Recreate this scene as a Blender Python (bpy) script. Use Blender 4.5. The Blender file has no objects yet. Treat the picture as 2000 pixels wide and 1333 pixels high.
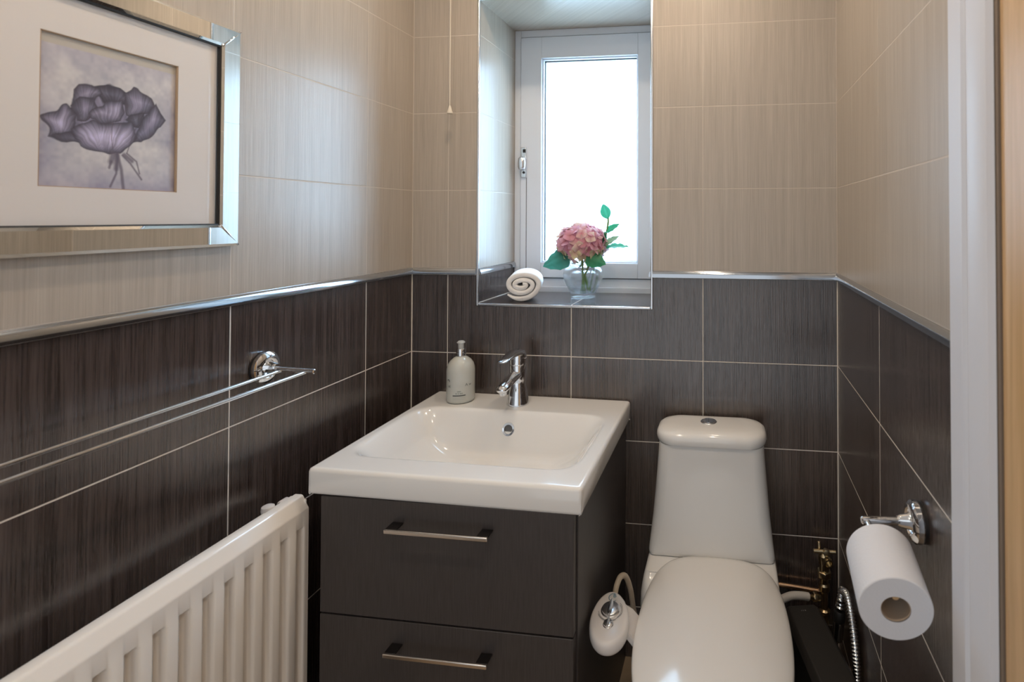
import bpy, bmesh, math, random
import numpy as np
from mathutils import Vector, Matrix
random.seed(7)
C = bpy.context.scene
col = C.collection
FZ = 1.166                      # all heights below are given from the tile dado line, this far above the floor

# ------------------------------------------------------------------ camera
R_ = Vector((0.992035445, 0.125958357, 0.000409954))
U_ = Vector((0.0014877, -0.01497128, 0.99988682))
F_ = Vector((-0.12595024, 0.99192255, 0.01503943))
cam = bpy.data.objects.new('camera', bpy.data.cameras.new('camera'))
col.objects.link(cam)
cam.matrix_world = Matrix(((R_.x, U_.x, -F_.x, 1.03641), (R_.y, U_.y, -F_.y, -1.6146),
                           (R_.z, U_.z, -F_.z, 0.18314 + FZ), (0, 0, 0, 1)))
cam.data.sensor_width = 36
cam.data.lens = 1029.2524 / 2000 * 36
cam.data.shift_x = (1000 - 1295.81871) / 2000
cam.data.shift_y = (410.99591 - 666.5) / 2000
cam.data.clip_start = 0.02
cam.data.dof.use_dof = True
cam.data.dof.focus_distance = 1.5
cam.data.dof.aperture_fstop = 4.5
C.camera = cam
C.view_settings.view_transform = 'Standard'
C.view_settings.look = 'None'
C.view_settings.gamma = 1
C.view_settings.use_curve_mapping = False
C.view_settings.exposure = 0.2

# ------------------------------------------------------------------ node helper
def newmat(name):
    m = bpy.data.materials.new(name); m.use_nodes = True
    nt = m.node_tree; nt.nodes.clear()
    return m, nt
def N(nt, t, **k):
    n = nt.nodes.new(t)
    for a, v in k.items():
        if a == 'inp':
            for kk, vv in v.items():
                if isinstance(vv, bpy.types.NodeSocket): nt.links.new(vv, n.inputs[kk])
                else: n.inputs[kk].default_value = vv
        else: setattr(n, a, v)
    return n
def mth(nt, op, a, b=0.0, c=None):
    n = N(nt, 'ShaderNodeMath', operation=op)
    for i, v in enumerate((a, b) if c is None else (a, b, c)):
        if isinstance(v, bpy.types.NodeSocket): nt.links.new(v, n.inputs[i])
        else: n.inputs[i].default_value = v
    return n.outputs[0]
def mixc(nt, f, a, b):
    n = N(nt, 'ShaderNodeMix', data_type='RGBA')
    for i, v in ((0, f), (6, a), (7, b)):
        s = n.inputs[i]
        if isinstance(v, bpy.types.NodeSocket): nt.links.new(v, s)
        elif i == 0: s.default_value = v
        else: s.default_value = (*v, 1) if len(v) == 3 else v
    return n.outputs[2]

# ------------------------------------------------------------------ world: overcast daylight outside, soft fill light added behind the camera
w = bpy.data.worlds.new('world'); C.world = w; w.use_nodes = True
nt = w.node_tree; nt.nodes.clear()
geo = N(nt, 'ShaderNodeTexCoord')
sep = N(nt, 'ShaderNodeSeparateXYZ', inp={0: geo.outputs['Generated']})
front = N(nt, 'ShaderNodeMapRange', inp={0: sep.outputs[1], 1: -0.15, 2: 0.15})
low = N(nt, 'ShaderNodeMapRange', inp={0: sep.outputs[2], 1: -0.045, 2: -0.10})
side = N(nt, 'ShaderNodeMapRange', inp={0: sep.outputs[0], 1: -0.33, 2: -0.16})
shrub = mth(nt, 'MULTIPLY', low.outputs[0], side.outputs[0])
nz = N(nt, 'ShaderNodeTexNoise', inp={0: geo.outputs['Generated'], 'Scale': 9.0, 'Detail': 4.0})
grn = mixc(nt, nz.outputs[0], (0.075, 0.125, 0.055), (0.17, 0.21, 0.15))
outc = mixc(nt, shrub, (0.52, 0.75, 1.0), grn)
SKY, REAR_FILL = 14.5, 0.85
sky = N(nt, 'ShaderNodeVectorMath', operation='SCALE', inp={0: outc, 'Scale': SKY})
rear_fill = N(nt, 'ShaderNodeVectorMath', operation='SCALE', inp={0: (0.90, 0.95, 1.0), 'Scale': REAR_FILL})
wc = mixc(nt, front.outputs[0], rear_fill.outputs[0], sky.outputs[0])
bg = N(nt, 'ShaderNodeBackground', inp={0: wc, 1: 1.0})
N(nt, 'ShaderNodeOutputWorld', inp={0: bg.outputs[0]})
LAMP = 325.0                     # warm downlight radiance
# daylight portal in the window opening
pl = bpy.data.lights.new('window_daylight', 'AREA'); pl.shape = 'RECTANGLE'; pl.size = 0.42; pl.size_y = 0.82
pl.cycles.is_portal = True
po = bpy.data.objects.new('window_daylight', pl); col.objects.link(po)
po.location = (0.515, 0.335, 0.40 + FZ); po.rotation_euler = (math.radians(-90), 0, 0)

# ------------------------------------------------------------------ materials
def pmat(name, c, rough=0.4, metal=0.0, coat=0.0, ior=1.45, bump=None, trans=0.0, spec=0.5, sub=0.0):
    m, nt = newmat(name)
    b = N(nt, 'ShaderNodeBsdfPrincipled')
    b.inputs['Roughness'].default_value = rough; b.inputs['Metallic'].default_value = metal
    b.inputs['Coat Weight'].default_value = coat; b.inputs['Coat Roughness'].default_value = 0.05
    b.inputs['IOR'].default_value = ior; b.inputs['Transmission Weight'].default_value = trans
    b.inputs['Specular IOR Level'].default_value = spec
    if sub: b.inputs['Subsurface Weight'].default_value = sub; b.inputs['Subsurface Radius'].default_value = (0.01, 0.008, 0.006)
    if isinstance(c, tuple) and len(c) == 2:      # two tones mixed by noise
        tc = N(nt, 'ShaderNodeTexCoord')
        no = N(nt, 'ShaderNodeTexNoise', inp={0: tc.outputs['Object'], 'Scale': 35.0, 'Detail': 3.0})
        nt.links.new(mixc(nt, no.outputs[0], c[0], c[1]), b.inputs['Base Color'])
    else: b.inputs['Base Color'].default_value = (*c, 1)
    if bump:
        tc = N(nt, 'ShaderNodeTexCoord')
        no = N(nt, 'ShaderNodeTexNoise', inp={0: tc.outputs['Object'], 'Scale': bump[0], 'Detail': 4.0})
        bu = N(nt, 'ShaderNodeBump', inp={'Height': no.outputs[0], 'Strength': bump[1], 'Distance': bump[2]})
        nt.links.new(bu.outputs[0], b.inputs['Normal'])
    N(nt, 'ShaderNodeOutputMaterial', inp={0: b.outputs[0]})
    return m

P_, T_, TR = 0.253, 0.41395, 0.02103
W = 1.35035
def tile_mat(name, phase, T, horizontal=False):
    m, nt = newmat(name)
    tc = N(nt, 'ShaderNodeTexCoord')
    s = N(nt, 'ShaderNodeSeparateXYZ', inp={0: tc.outputs['Object']})
    x, y, z = s.outputs
    u = x if horizontal else mth(nt, 'ADD', x, y)
    z = y if horizontal else z
    # streaks running up the tile
    cv = N(nt, 'ShaderNodeCombineXYZ', inp={0: mth(nt, 'MULTIPLY', u, 330.0), 1: mth(nt, 'MULTIPLY', z, 5.0)})
    n1 = N(nt, 'ShaderNodeTexNoise', inp={0: cv.outputs[0], 'Scale': 1.0, 'Detail': 3.0, 'Roughness': 0.7})
    cv2 = N(nt, 'ShaderNodeCombineXYZ', inp={0: mth(nt, 'MULTIPLY', u, 60.0), 1: mth(nt, 'MULTIPLY', z, 1.3), 2: 7.0})
    n2 = N(nt, 'ShaderNodeTexNoise', inp={0: cv2.outputs[0], 'Scale': 1.0, 'Detail': 2.0})
    st = mth(nt, 'ADD', mth(nt, 'MULTIPLY', n1.outputs[0], 0.65), mth(nt, 'MULTIPLY', n2.outputs[0], 0.35))
    st = N(nt, 'ShaderNodeMapRange', inp={0: st, 1: 0.36, 2: 0.66}).outputs[0]
    dark = mixc(nt, st, (0.020, 0.0125, 0.0105), (0.098, 0.075, 0.068))
    light = mixc(nt, st, (0.385, 0.335, 0.280), (0.500, 0.445, 0.382))
    up = mth(nt, 'GREATER_THAN', z, TR * 0.5) if not horizontal else 0.0
    base = mixc(nt, up, dark, light)
    # joints
    fr = mth(nt, 'FRACT', mth(nt, 'ADD', mth(nt, 'DIVIDE', mth(nt, 'SUBTRACT', u, phase), T), 100.5))
    du = mth(nt, 'MULTIPLY', mth(nt, 'ABSOLUTE', mth(nt, 'SUBTRACT', fr, 0.5)), T)
    if horizontal:
        dz = 1.0
    else:
        zz = mth(nt, 'SUBTRACT', z, mth(nt, 'MULTIPLY', up, TR))
        fz = mth(nt, 'FRACT', mth(nt, 'ADD', mth(nt, 'DIVIDE', zz, P_), 100.5))
        dz = mth(nt, 'MULTIPLY', mth(nt, 'ABSOLUTE', mth(nt, 'SUBTRACT', fz, 0.5)), P_)
    d = mth(nt, 'MINIMUM', du, dz)
    if not horizontal:
        c1 = mth(nt, 'ADD', mth(nt, 'ABSOLUTE', x), mth(nt, 'ABSOLUTE', y))
        c2 = mth(nt, 'ADD', mth(nt, 'ABSOLUTE', mth(nt, 'SUBTRACT', x, W)), mth(nt, 'ABSOLUTE', y))
        d = mth(nt, 'MINIMUM', d, mth(nt, 'MULTIPLY', mth(nt, 'MINIMUM', c1, c2), 0.55))
    g = N(nt, 'ShaderNodeMapRange', inp={0: d, 1: 0.00105, 2: 0.0017, 3: 1.0, 4: 0.0}).outputs[0]
    gc = mixc(nt, up, (0.80, 0.74, 0.67), (0.58, 0.52, 0.455))
    cc = mixc(nt, g, base, gc)
    h = mth(nt, 'SUBTRACT', mth(nt, 'MULTIPLY', n1.outputs[0], 0.35), mth(nt, 'MULTIPLY', g, 1.2))
    bu = N(nt, 'ShaderNodeBump', inp={'Height': h, 'Strength': mth(nt, 'SUBTRACT', 0.9, mth(nt, 'MULTIPLY', up, 0.5)), 'Distance': 0.0022})
    b = N(nt, 'ShaderNodeBsdfPrincipled', inp={'Base Color': cc, 'Normal': bu.outputs[0]})
    b.inputs['IOR'].default_value = 1.58
    nt.links.new(mth(nt, 'SUBTRACT', 1.0, mth(nt, 'MULTIPLY', up, 0.4)), b.inputs['Specular IOR Level'])
    ro = mth(nt, 'ADD', mth(nt, 'MULTIPLY', g, 0.45), mth(nt, 'ADD', 0.17, mth(nt, 'MULTIPLY', up, 0.14)))
    nt.links.new(ro, b.inputs['Roughness'])
    N(nt, 'ShaderNodeOutputMaterial', inp={0: b.outputs[0]})
    return m

def wood_mat(name, c1, c2, gx, gz, rough=0.45, axis='xy', bumpd=0.0003):
    m, nt = newmat(name)
    tc = N(nt, 'ShaderNodeTexCoord')
    s = N(nt, 'ShaderNodeSeparateXYZ', inp={0: tc.outputs['Object']})
    u = mth(nt, 'ADD', s.outputs[0], s.outputs[1])
    cv = N(nt, 'ShaderNodeCombineXYZ', inp={0: mth(nt, 'MULTIPLY', u, gx), 1: mth(nt, 'MULTIPLY', s.outputs[2], gz)})
    n1 = N(nt, 'ShaderNodeTexNoise', inp={0: cv.outputs[0], 'Scale': 1.0, 'Detail': 5.0, 'Roughness': 0.65, 'Distortion': 0.4})
    f = N(nt, 'ShaderNodeMapRange', inp={0: n1.outputs[0], 1: 0.3, 2: 0.7}).outputs[0]
    bu = N(nt, 'ShaderNodeBump', inp={'Height': n1.outputs[0], 'Strength': 0.4, 'Distance': bumpd})
    b = N(nt, 'ShaderNodeBsdfPrincipled', inp={'Base Color': mixc(nt, f, c1, c2), 'Roughness': rough, 'Normal': bu.outputs[0]})
    N(nt, 'ShaderNodeOutputMaterial', inp={0: b.outputs[0]})
    return m

M = {}
M['ceramic'] = pmat('white_ceramic', (0.84, 0.84, 0.83), 0.12, coat=0.6)
M['seat'] = pmat('seat_plastic', (0.83, 0.82, 0.80), 0.16, coat=0.3)
M['chrome'] = pmat('chrome', (0.82, 0.83, 0.85), 0.07, 1.0)
M['satin'] = pmat('satin_chrome', (0.74, 0.76, 0.79), 0.22, 1.0)
M['dado'] = pmat('dado_chrome', (0.50, 0.53, 0.57), 0.12, 1.0)
M['nickel'] = pmat('brushed_nickel', (0.72, 0.67, 0.62), 0.2, 1.0)
M['darkmetal'] = pmat('dark_bracket', (0.05, 0.045, 0.045), 0.3, 0.8)
M['brass'] = pmat('aged_brass', ((0.72, 0.56, 0.34), (0.50, 0.42, 0.28)), 0.28, 1.0)
M['grille'] = pmat('grille_metal', (0.16, 0.16, 0.16), 0.35, 0.7)
M['copper'] = pmat('copper_pipe', (0.66, 0.42, 0.26), 0.25, 1.0)
M['mirror'] = pmat('mirror_glass', (0.93, 0.95, 0.94), 0.015, 1.0)
M['black'] = pmat('black_rubber', (0.012, 0.011, 0.011), 0.5)
M['bin'] = pmat('black_plastic', (0.020, 0.018, 0.016), 0.55, bump=(300, 0.15, 0.0004))
M['mat'] = pmat('mat_board', (0.70, 0.67, 0.65), 0.75, bump=(900, 0.1, 0.0003))
M['matcore'] = pmat('mat_bevel', (0.42, 0.30, 0.20), 0.8)
M['paper'] = pmat('tissue_paper', (0.68, 0.70, 0.75), 0.9, bump=(260, 0.35, 0.0009))
M['card'] = pmat('cardboard_core', (0.42, 0.33, 0.25), 0.9)
M['terry'] = pmat('terry_cloth', ((0.84, 0.83, 0.82), (0.94, 0.93, 0.93)), 0.95, bump=(420, 0.9, 0.0025))
M['frame'] = pmat('painted_window', (0.70, 0.74, 0.80), 0.35)
M['paint'] = pmat('painted_casing', (0.68, 0.70, 0.76), 0.4)
M['radiator'] = pmat('radiator_enamel', (0.90, 0.87, 0.83), 0.2, coat=1.0)
M['plastic'] = pmat('white_plastic', (0.76, 0.73, 0.71), 0.25)
M['hosew'] = pmat('white_hose', (0.75, 0.72, 0.68), 0.4)
M['hosebeige'] = pmat('beige_hose', (0.50, 0.42, 0.32), 0.4)
M['ceil'] = pmat('ceiling_paint', (0.80, 0.79, 0.77), 0.85, bump=(60, 0.1, 0.001))
M['floor'] = pmat('floor_vinyl', ((0.36, 0.27, 0.18), (0.42, 0.32, 0.22)), 0.35)
M['grout'] = pmat('white_grout', (0.72, 0.67, 0.61), 0.7)
M['ink'] = pmat('dark_print', (0.05, 0.07, 0.07), 0.5)
M['inkgrey'] = pmat('grey_print', (0.10, 0.11, 0.11), 0.5)
M['teal'] = pmat('blue_print', (0.04, 0.19, 0.28), 0.4)
M['bottle'] = pmat('frosted_bottle', (0.56, 0.57, 0.53), 0.16, coat=0.4, sub=0.2)
M['pumptop'] = pmat('clear_pump', (0.62, 0.63, 0.62), 0.15, trans=0.3)
M['cord'] = pmat('cord_white', (0.72, 0.66, 0.56), 0.6)
M['whitedot'] = pmat('pale_print', (0.5, 0.5, 0.48), 0.5)
M['stem'] = pmat('green_stem', ((0.10, 0.22, 0.06), (0.22, 0.34, 0.12)), 0.5)
M['vanity'] = wood_mat('dark_laminate', (0.038, 0.032, 0.031), (0.062, 0.054, 0.053), 420.0, 14.0, 0.42)
M['pine'] = wood_mat('pine_door', (0.48, 0.29, 0.125), (0.70, 0.46, 0.235), 60.0, 2.2, 0.35)
M['lining'] = pmat('door_lining', (0.22, 0.17, 0.13), 0.5)
# clear glass
def glass(name, tint, rough=0.0, ior=1.45):
    m, nt = newmat(name)
    b = N(nt, 'ShaderNodeBsdfGlass', inp={'Color': (*tint, 1), 'Roughness': rough, 'IOR': ior})
    t = N(nt, 'ShaderNodeBsdfTransparent', inp={0: (*tint, 1)})
    f = N(nt, 'ShaderNodeMixShader', inp={0: 0.45, 1: t.outputs[0], 2: b.outputs[0]})
    N(nt, 'ShaderNodeOutputMaterial', inp={0: f.outputs[0]})
    return m
M['glass'] = glass('vase_glass', (0.985, 0.99, 0.99))
m, nt = newmat('frosted_pane')
tc = N(nt, 'ShaderNodeTexCoord')
mp = N(nt, 'ShaderNodeMapping', inp={0: tc.outputs['Object'], 'Scale': (60.0, 60.0, 14.0)})
no = N(nt, 'ShaderNodeTexNoise', inp={0: mp.outputs[0], 'Scale': 1.0, 'Detail': 3.0})
t = N(nt, 'ShaderNodeBsdfTransparent', inp={0: mixc(nt, no.outputs[0], (0.80, 0.83, 0.85), (1, 1, 1))})
tl = N(nt, 'ShaderNodeBsdfTranslucent', inp={0: (0.9, 0.95, 1, 1)})
gl = N(nt, 'ShaderNodeBsdfGlossy', inp={0: (1, 1, 1, 1), 'Roughness': 0.1})
a = N(nt, 'ShaderNodeMixShader', inp={0: 0.35, 1: t.outputs[0], 2: tl.outputs[0]})
b = N(nt, 'ShaderNodeMixShader', inp={0: 0.05, 1: a.outputs[0], 2: gl.outputs[0]})
N(nt, 'ShaderNodeOutputMaterial', inp={0: b.outputs[0]})
M['pane'] = m
m, nt = newmat('picture_glass')
fr = N(nt, 'ShaderNodeFresnel', inp={0: 1.4})
t = N(nt, 'ShaderNodeBsdfTransparent')
gl = N(nt, 'ShaderNodeBsdfGlossy', inp={0: (1, 1, 1, 1), 'Roughness': 0.02})
ge = N(nt, 'ShaderNodeNewGeometry')
ff = mth(nt, 'MULTIPLY', fr.outputs[0], mth(nt, 'SUBTRACT', 1.0, ge.outputs['Backfacing']))
b = N(nt, 'ShaderNodeMixShader', inp={0: ff, 1: t.outputs[0], 2: gl.outputs[0]})
N(nt, 'ShaderNodeOutputMaterial', inp={0: b.outputs[0]})
M['picglass'] = m
def attrmat(name, rough, spec=0.3, trans=0.0):
    m, nt = newmat(name)
    at = N(nt, 'ShaderNodeAttribute', attribute_name='Col')
    b = N(nt, 'ShaderNodeBsdfPrincipled', inp={'Base Color': at.outputs['Color'], 'Roughness': rough})
    b.inputs['Specular IOR Level'].default_value = spec
    out = b.outputs[0]
    if trans:
        tl = N(nt, 'ShaderNodeBsdfTranslucent', inp={0: at.outputs['Color']})
        out = N(nt, 'ShaderNodeMixShader', inp={0: trans, 1: b.outputs[0], 2: tl.outputs[0]}).outputs[0]
    N(nt, 'ShaderNodeOutputMaterial', inp={0: out})
    return m
M['print'] = attrmat('rose_print', 0.5)
M['petal'] = attrmat('petal', 0.7, 0.2, 0.35)
M['leaf'] = attrmat('leaf', 0.4, 0.4, 0.3)
m, nt = newmat('lamp_glow')
e = N(nt, 'ShaderNodeEmission', inp={0: (1.0, 0.80, 0.60, 1), 1: LAMP})
N(nt, 'ShaderNodeOutputMaterial', inp={0: e.outputs[0]})
M['glow'] = m

# ------------------------------------------------------------------ geometry helpers (world x, y; z from the dado line)
V = Vector
def frame_from(d):
    d = d.normalized(); a = V((0, 0, 1)) if abs(d.z) < 0.9 else V((1, 0, 0))
    s = d.cross(a).normalized(); return s, s.cross(d).normalized()
class G:
    def __init__(s): s.b = bmesh.new()
    def box(s, x0, x1, y0, y1, z0, z1):
        v = [s.b.verts.new((x, y, z)) for x in (x0, x1) for y in (y0, y1) for z in (z0, z1)]
        for f in ((0, 1, 3, 2), (4, 6, 7, 5), (0, 4, 5, 1), (2, 3, 7, 6), (0, 2, 6, 4), (1, 5, 7, 3)):
            s.b.faces.new([v[i] for i in f])
        return s
    def loft(s, rings, cap0=True, cap1=True, closed=True):
        R = [[s.b.verts.new(p) for p in r] for r in rings]
        n = len(R[0])
        for a, b in zip(R, R[1:]):
            for i in range(n if closed else n - 1):
                j = (i + 1) % n
                s.b.faces.new((a[i], a[j], b[j], b[i]))
        if cap0: s.b.faces.new(R[0][::-1])
        if cap1: s.b.faces.new(R[-1])
        return s
    def lathe(s, c, axis, prof, n=40, cap0=True, cap1=True, sx=1.0):
        c = V(c); d = V(axis).normalized(); a, b = frame_from(d)
        return s.loft([[c + d * h + (a * math.cos(t) * sx + b * math.sin(t)) * max(r, 1e-5) for t in
                        (2 * math.pi * i / n for i in range(n))] for r, h in prof], cap0, cap1)
    def tube(s, pts, r, n=12, cap=True):
        pts = [V(p) for p in pts]; rs = r if isinstance(r, (list, tuple)) else [r] * len(pts)
        t = (pts[1] - pts[0]).normalized(); a, _ = frame_from(t); rings = []
        for i, p in enumerate(pts):
            q = pts[min(i + 1, len(pts) - 1)] - pts[max(i - 1, 0)]
            q.normalize(); a = (a - q * a.dot(q)).normalized(); b = q.cross(a)
            rings.append([p + (a * math.cos(k) + b * math.sin(k)) * rs[i] for k in (2 * math.pi * j / n for j in range(n))])
        return s.loft(rings, cap, cap)
    def rod(s, p, q, r, n=20, e=None):
        p, q = V(p), V(q); L = (q - p).length; e = r * 0.3 if e is None else e
        return s.lathe(p, q - p, [(r - e, 0), (r, e), (r, L - e), (r - e, L)], n)
    def prism(s, poly, origin, ax, ay, d):        # poly extruded along d
        o = V(origin); ax = V(ax); ay = V(ay); d = V(d)
        return s.loft([[o + ax * p[0] + ay * p[1] + d * k for p in poly] for k in (0, 1)])
def rrect(hx, hy, r, n=6, cx=0, cy=0):
    o = []
    for qx, qy, a0 in ((1, 1, 0), (-1, 1, 90), (-1, -1, 180), (1, -1, 270)):
        for i in range(n + 1):
            t = math.radians(a0 + 90 * i / n)
            o.append((cx + qx * (hx - r) + r * math.cos(t), cy + qy * (hy - r) + r * math.sin(t)))
    return o
def catmull(pts, k=8, closed=False):
    P = [V(p) for p in pts]; n = len(P); out = []
    for i in range(n if closed else n - 1):
        g = (lambda j: P[j % n]) if closed else (lambda j: P[max(0, min(n - 1, j))])
        a, b, c, d = g(i - 1), g(i), g(i + 1), g(i + 2)
        for j in range(k):
            t = j / k
            out.append(0.5 * ((2 * b) + (c - a) * t + (2 * a - 5 * b + 4 * c - d) * t * t + (3 * b - a - 3 * c + d) * t ** 3))
    if not closed: out.append(P[-1])
    return out

ROOT = {}
def base_of(o):
    while o.parent: o = o.parent
    return o
def mk(name, g, mat, parent=None, bevel=0, smooth=None, loc=None, seg=2):
    b = g.b; bmesh.ops.recalc_face_normals(b, faces=b.faces[:])
    if parent is None:
        if loc is None:
            xs = [v.co for v in b.verts]
            loc = V(((min(c.x for c in xs) + max(c.x for c in xs)) / 2, (min(c.y for c in xs) + max(c.y for c in xs)) / 2, min(c.z for c in xs)))
        off = V(loc)
    else: off = ROOT[base_of(parent).name]
    bmesh.ops.translate(b, verts=b.verts[:], vec=-off)
    me = bpy.data.meshes.new(name); b.to_mesh(me); b.free()
    for mm in (mat if isinstance(mat, (list, tuple)) else [mat]): me.materials.append(mm)
    o = bpy.data.objects.new(name, me); col.objects.link(o)
    if parent is None:
        o.location = off + V((0, 0, FZ)); ROOT[o.name] = off
    else: o.parent = parent
    if smooth is not None:
        me.shade_smooth()
        if smooth < 180: me.set_sharp_from_angle(angle=math.radians(smooth))
    if bevel:
        md = o.modifiers.new('bevel', 'BEVEL'); md.width = bevel; md.segments = seg; md.limit_method = 'ANGLE'
        md.angle_limit = math.radians(40); md.harden_normals = False
        me.shade_smooth(); me.set_sharp_from_angle(angle=math.radians(50))
    return o
def thing(name, label, cat, loc, group=None):
    o = bpy.data.objects.new(name, None); col.objects.link(o); o.empty_display_size = 0.05
    o.location = V(loc) + V((0, 0, FZ)); ROOT[o.name] = V(loc)
    return tag(o, label, cat, group)
def tag(o, label, cat, group=None):
    o['label'] = label; o['category'] = cat
    if group: o['group'] = group
    return o
def struct(o): o['kind'] = 'structure'; return o
def text_part(name, s, size, mat, parent, fn, depth=0.0002):
    """flat lettering; fn maps text x, y to a point and n to the outward side"""
    cu = bpy.data.curves.new('t', 'FONT'); cu.body = s; cu.size = size; cu.align_x = 'CENTER'; cu.align_y = 'CENTER'; cu.resolution_u = 3
    to = bpy.data.objects.new('t', cu); col.objects.link(to)
    dg = bpy.context.evaluated_depsgraph_get(); dg.update()
    me = bpy.data.meshes.new_from_object(to.evaluated_get(dg))
    bpy.data.objects.remove(to); bpy.data.curves.remove(cu)
    g = G(); g.b.from_mesh(me); bpy.data.meshes.remove(me)
    for v in g.b.verts: v.co = V(fn(v.co.x, v.co.y))
    return mk(name, g, mat, parent)

# ================================================================== SETTING
Y1 = -2.3                        # the room's far (camera) end
CZ = 1.20                        # ceiling
def shell(name, g, mat):
    return struct(mk(name, g, mat, loc=(0, 0, 0)))
shell('floor', G().box(-0.1, W + 0.1, Y1, 0.34, -FZ - 0.05, -FZ), M['floor'])
shell('ceiling', G().box(-0.1, W + 0.1, Y1, 0.34, CZ, CZ + 0.06), M['ceil'])
WX0, WX1, WZ0, WZ1, WD = 0.228, 0.793, -0.093, 0.893, 0.30
a_ = 0.12504; b_ = 0.21941; c_ = 0.44039
g = G()
g.box(0, WX0, 0, 0.34, -FZ, CZ).box(WX1, W, 0, 0.34, -FZ, CZ).box(WX0, WX1, 0, 0.34, -FZ, WZ0).box(WX0, WX1, 0, 0.34, WZ1, CZ)
shell('wall_back', g, tile_mat('tiles_back', a_, T_))
shell('wall_left', G().box(-0.1, 0, Y1, 0.34, -FZ, CZ), tile_mat('tiles_left', -b_, T_))
DY = -0.875                      # right wall stops at the doorway
shell('wall_right', G().box(W, W + 0.1, DY, 0.34, -FZ, CZ), tile_mat('tiles_right', W - c_, c_))
# door opening: casing, lining and pine door
g = G()
prof = [(0, 0), (0, 0.013), (0.004, 0.0165), (0.043, 0.0165), (0.047, 0.012), (0.085, 0.012), (0.092, 0.008), (0.095, 0)]
g.prism([(-p[0], -p[1]) for p in prof], (W, -0.845, -FZ), (0, 1, 0), (1, 0, 0), (0, 0, FZ + 0.92))
g.prism([(p[0], -p[1]) for p in prof], (W, -0.845, 0.92 - 0.001), (0, 0, 1), (1, 0, 0), (0, -1.0, 0))
g.prism([(p[0], -p[1]) for p in prof], (W, -1.845, -FZ), (0, 1, 0), (1, 0, 0), (0, 0, FZ + 0.92))
tr = struct(mk('trim_1', g, M['paint'], loc=(W, -1.3, -FZ), smooth=30))
g = G().box(W + 0.001, W + 0.1, -0.943, -0.875, -FZ, 0.94).box(W + 0.001, W + 0.1, -1.80, -1.735, -FZ, 0.94).box(W + 0.001, W + 0.1, -1.80, -0.875, 0.92, 0.96)
struct(mk('trim_2', g, M['lining'], bevel=0.002))
dr = struct(thing('door_1', 'x', 'door', (W + 0.03, -1.35, -FZ)));
del dr['label'], dr['category']
mk('door_leaf', G().box(W + 0.004, W + 0.044, -1.735, -0.9445, -FZ + 0.006, 0.918), M['pine'], dr, bevel=0.003)
g = G().box(W, W + 0.1, Y1, -1.845, -FZ, CZ).box(W, W + 0.1, -1.845, -0.875, 0.96, CZ)
shell('wall_front_right', g, tile_mat('tiles_front_right', W - c_, c_))

# chrome dado strip (quarter round) along each wall
def dado(name, p, q, nrm):
    p, q, nrm = V(p), V(q), V(nrm)
    prof = [(0, 0.0025)] + [(0.0085 * math.cos(math.radians(t)), 0.0035 + 0.0165 * math.sin(math.radians(t))) for t in range(-10, 95, 12)] + [(0, TR)]
    g = G().loft([[k + nrm * a + V((0, 0, 1)) * b for a, b in prof] for k in (p, q)])
    return struct(mk(name, g, M['dado'], smooth=50))
dado('trim_3', (0, -0.0005, 0), (0, Y1, 0), (1, 0, 0))
dado('trim_4', (0.001, 0, 0), (WX0 - 0.0055, 0, 0), (0, -1, 0))
dado('trim_5', (WX1 + 0.0055, 0, 0), (W - 0.001, 0, 0), (0, -1, 0))
dado('trim_6', (W, -0.0005, 0), (W, -0.845, 0), (-1, 0, 0))
dado('trim_7', (WX0, 0.003, 0), (WX0, 0.288, 0), (1, 0, 0))
dado('trim_8', (WX1, 0.003, 0), (WX1, 0.288, 0), (-1, 0, 0))
# chrome edging round the window opening
g = G(); e = 0.0065
g.box(WX0 - e, WX0 + 0.0015, -0.003, 0.005, WZ0 - e, WZ1 + e).box(WX1 - 0.0015, WX1 + e, -0.003, 0.005, WZ0 - e, WZ1 + e)
g.box(WX0 + 0.0015, WX1 - 0.0015, -0.003, 0.005, WZ0 - e, WZ0 + 0.0015).box(WX0 + 0.0015, WX1 - 0.0015, -0.003, 0.005, WZ1 - 0.0015, WZ1 + e)
struct(mk('trim_9', g, M['satin'], bevel=0.0025, seg=3))
# sill tile
struct(mk('sill', G().box(WX0 + 0.0025, WX1 - 0.0025, 0.005, 0.287, WZ0, WZ0 + 0.0025), tile_mat('tiles_sill', 0.539, 0.41, True), loc=(0, 0, 0)))
g = G().box(WX0, WX0 + 0.0024, 0.005, 0.287, WZ0, WZ0 + 0.0035)
struct(mk('trim_10', g, M['grout']))

# ---------------------------------------------------------------- window
win = struct(thing('window_1', 'x', 'window', (0.51, 0.29, -0.093))); del win['label'], win['category']
def rect_frame(g, x0, x1, z0, z1, wl, wr, wb, wt, y0, y1):
    g.box(x0, x0 + wl, y0, y1, z0, z1).box(x1 - wr, x1, y0, y1, z0, z1)
    g.box(x0 + wl, x1 - wr, y0, y1, z0, z0 + wb).box(x0 + wl, x1 - wr, y0, y1, z1 - wt, z1)
g = G(); rect_frame(g, WX0, WX1, WZ0, WZ1, 0.024, 0.024, 0.052, 0.027, 0.286, 0.34)
g.box(WX0, WX1, 0.278, 0.286, WZ0, -0.071)
mk('window_frame', g, M['frame'], win, bevel=0.002)
g = G(); x0, x1, z0, z1 = 0.2545, 0.7665, -0.038, 0.863
for (p, q) in (((x0, 0.335), (z0, z1)), ((0.701, x1), (z0, z1)), ((0.335, 0.701), (z0, 0.018)), ((0.335, 0.701), (0.783, z1))):
    g.box(p[0], p[1], 0.279, 0.325, q[0], q[1])
mk('sash', g, M['frame'], win, bevel=0.0018)
g = G(); rect_frame(g, 0.335, 0.701, 0.018, 0.783, 0.006, 0.006, 0.006, 0.006, 0.288, 0.31)
mk('glazing_bead', g, M['frame'], win, bevel=0.002)
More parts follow.
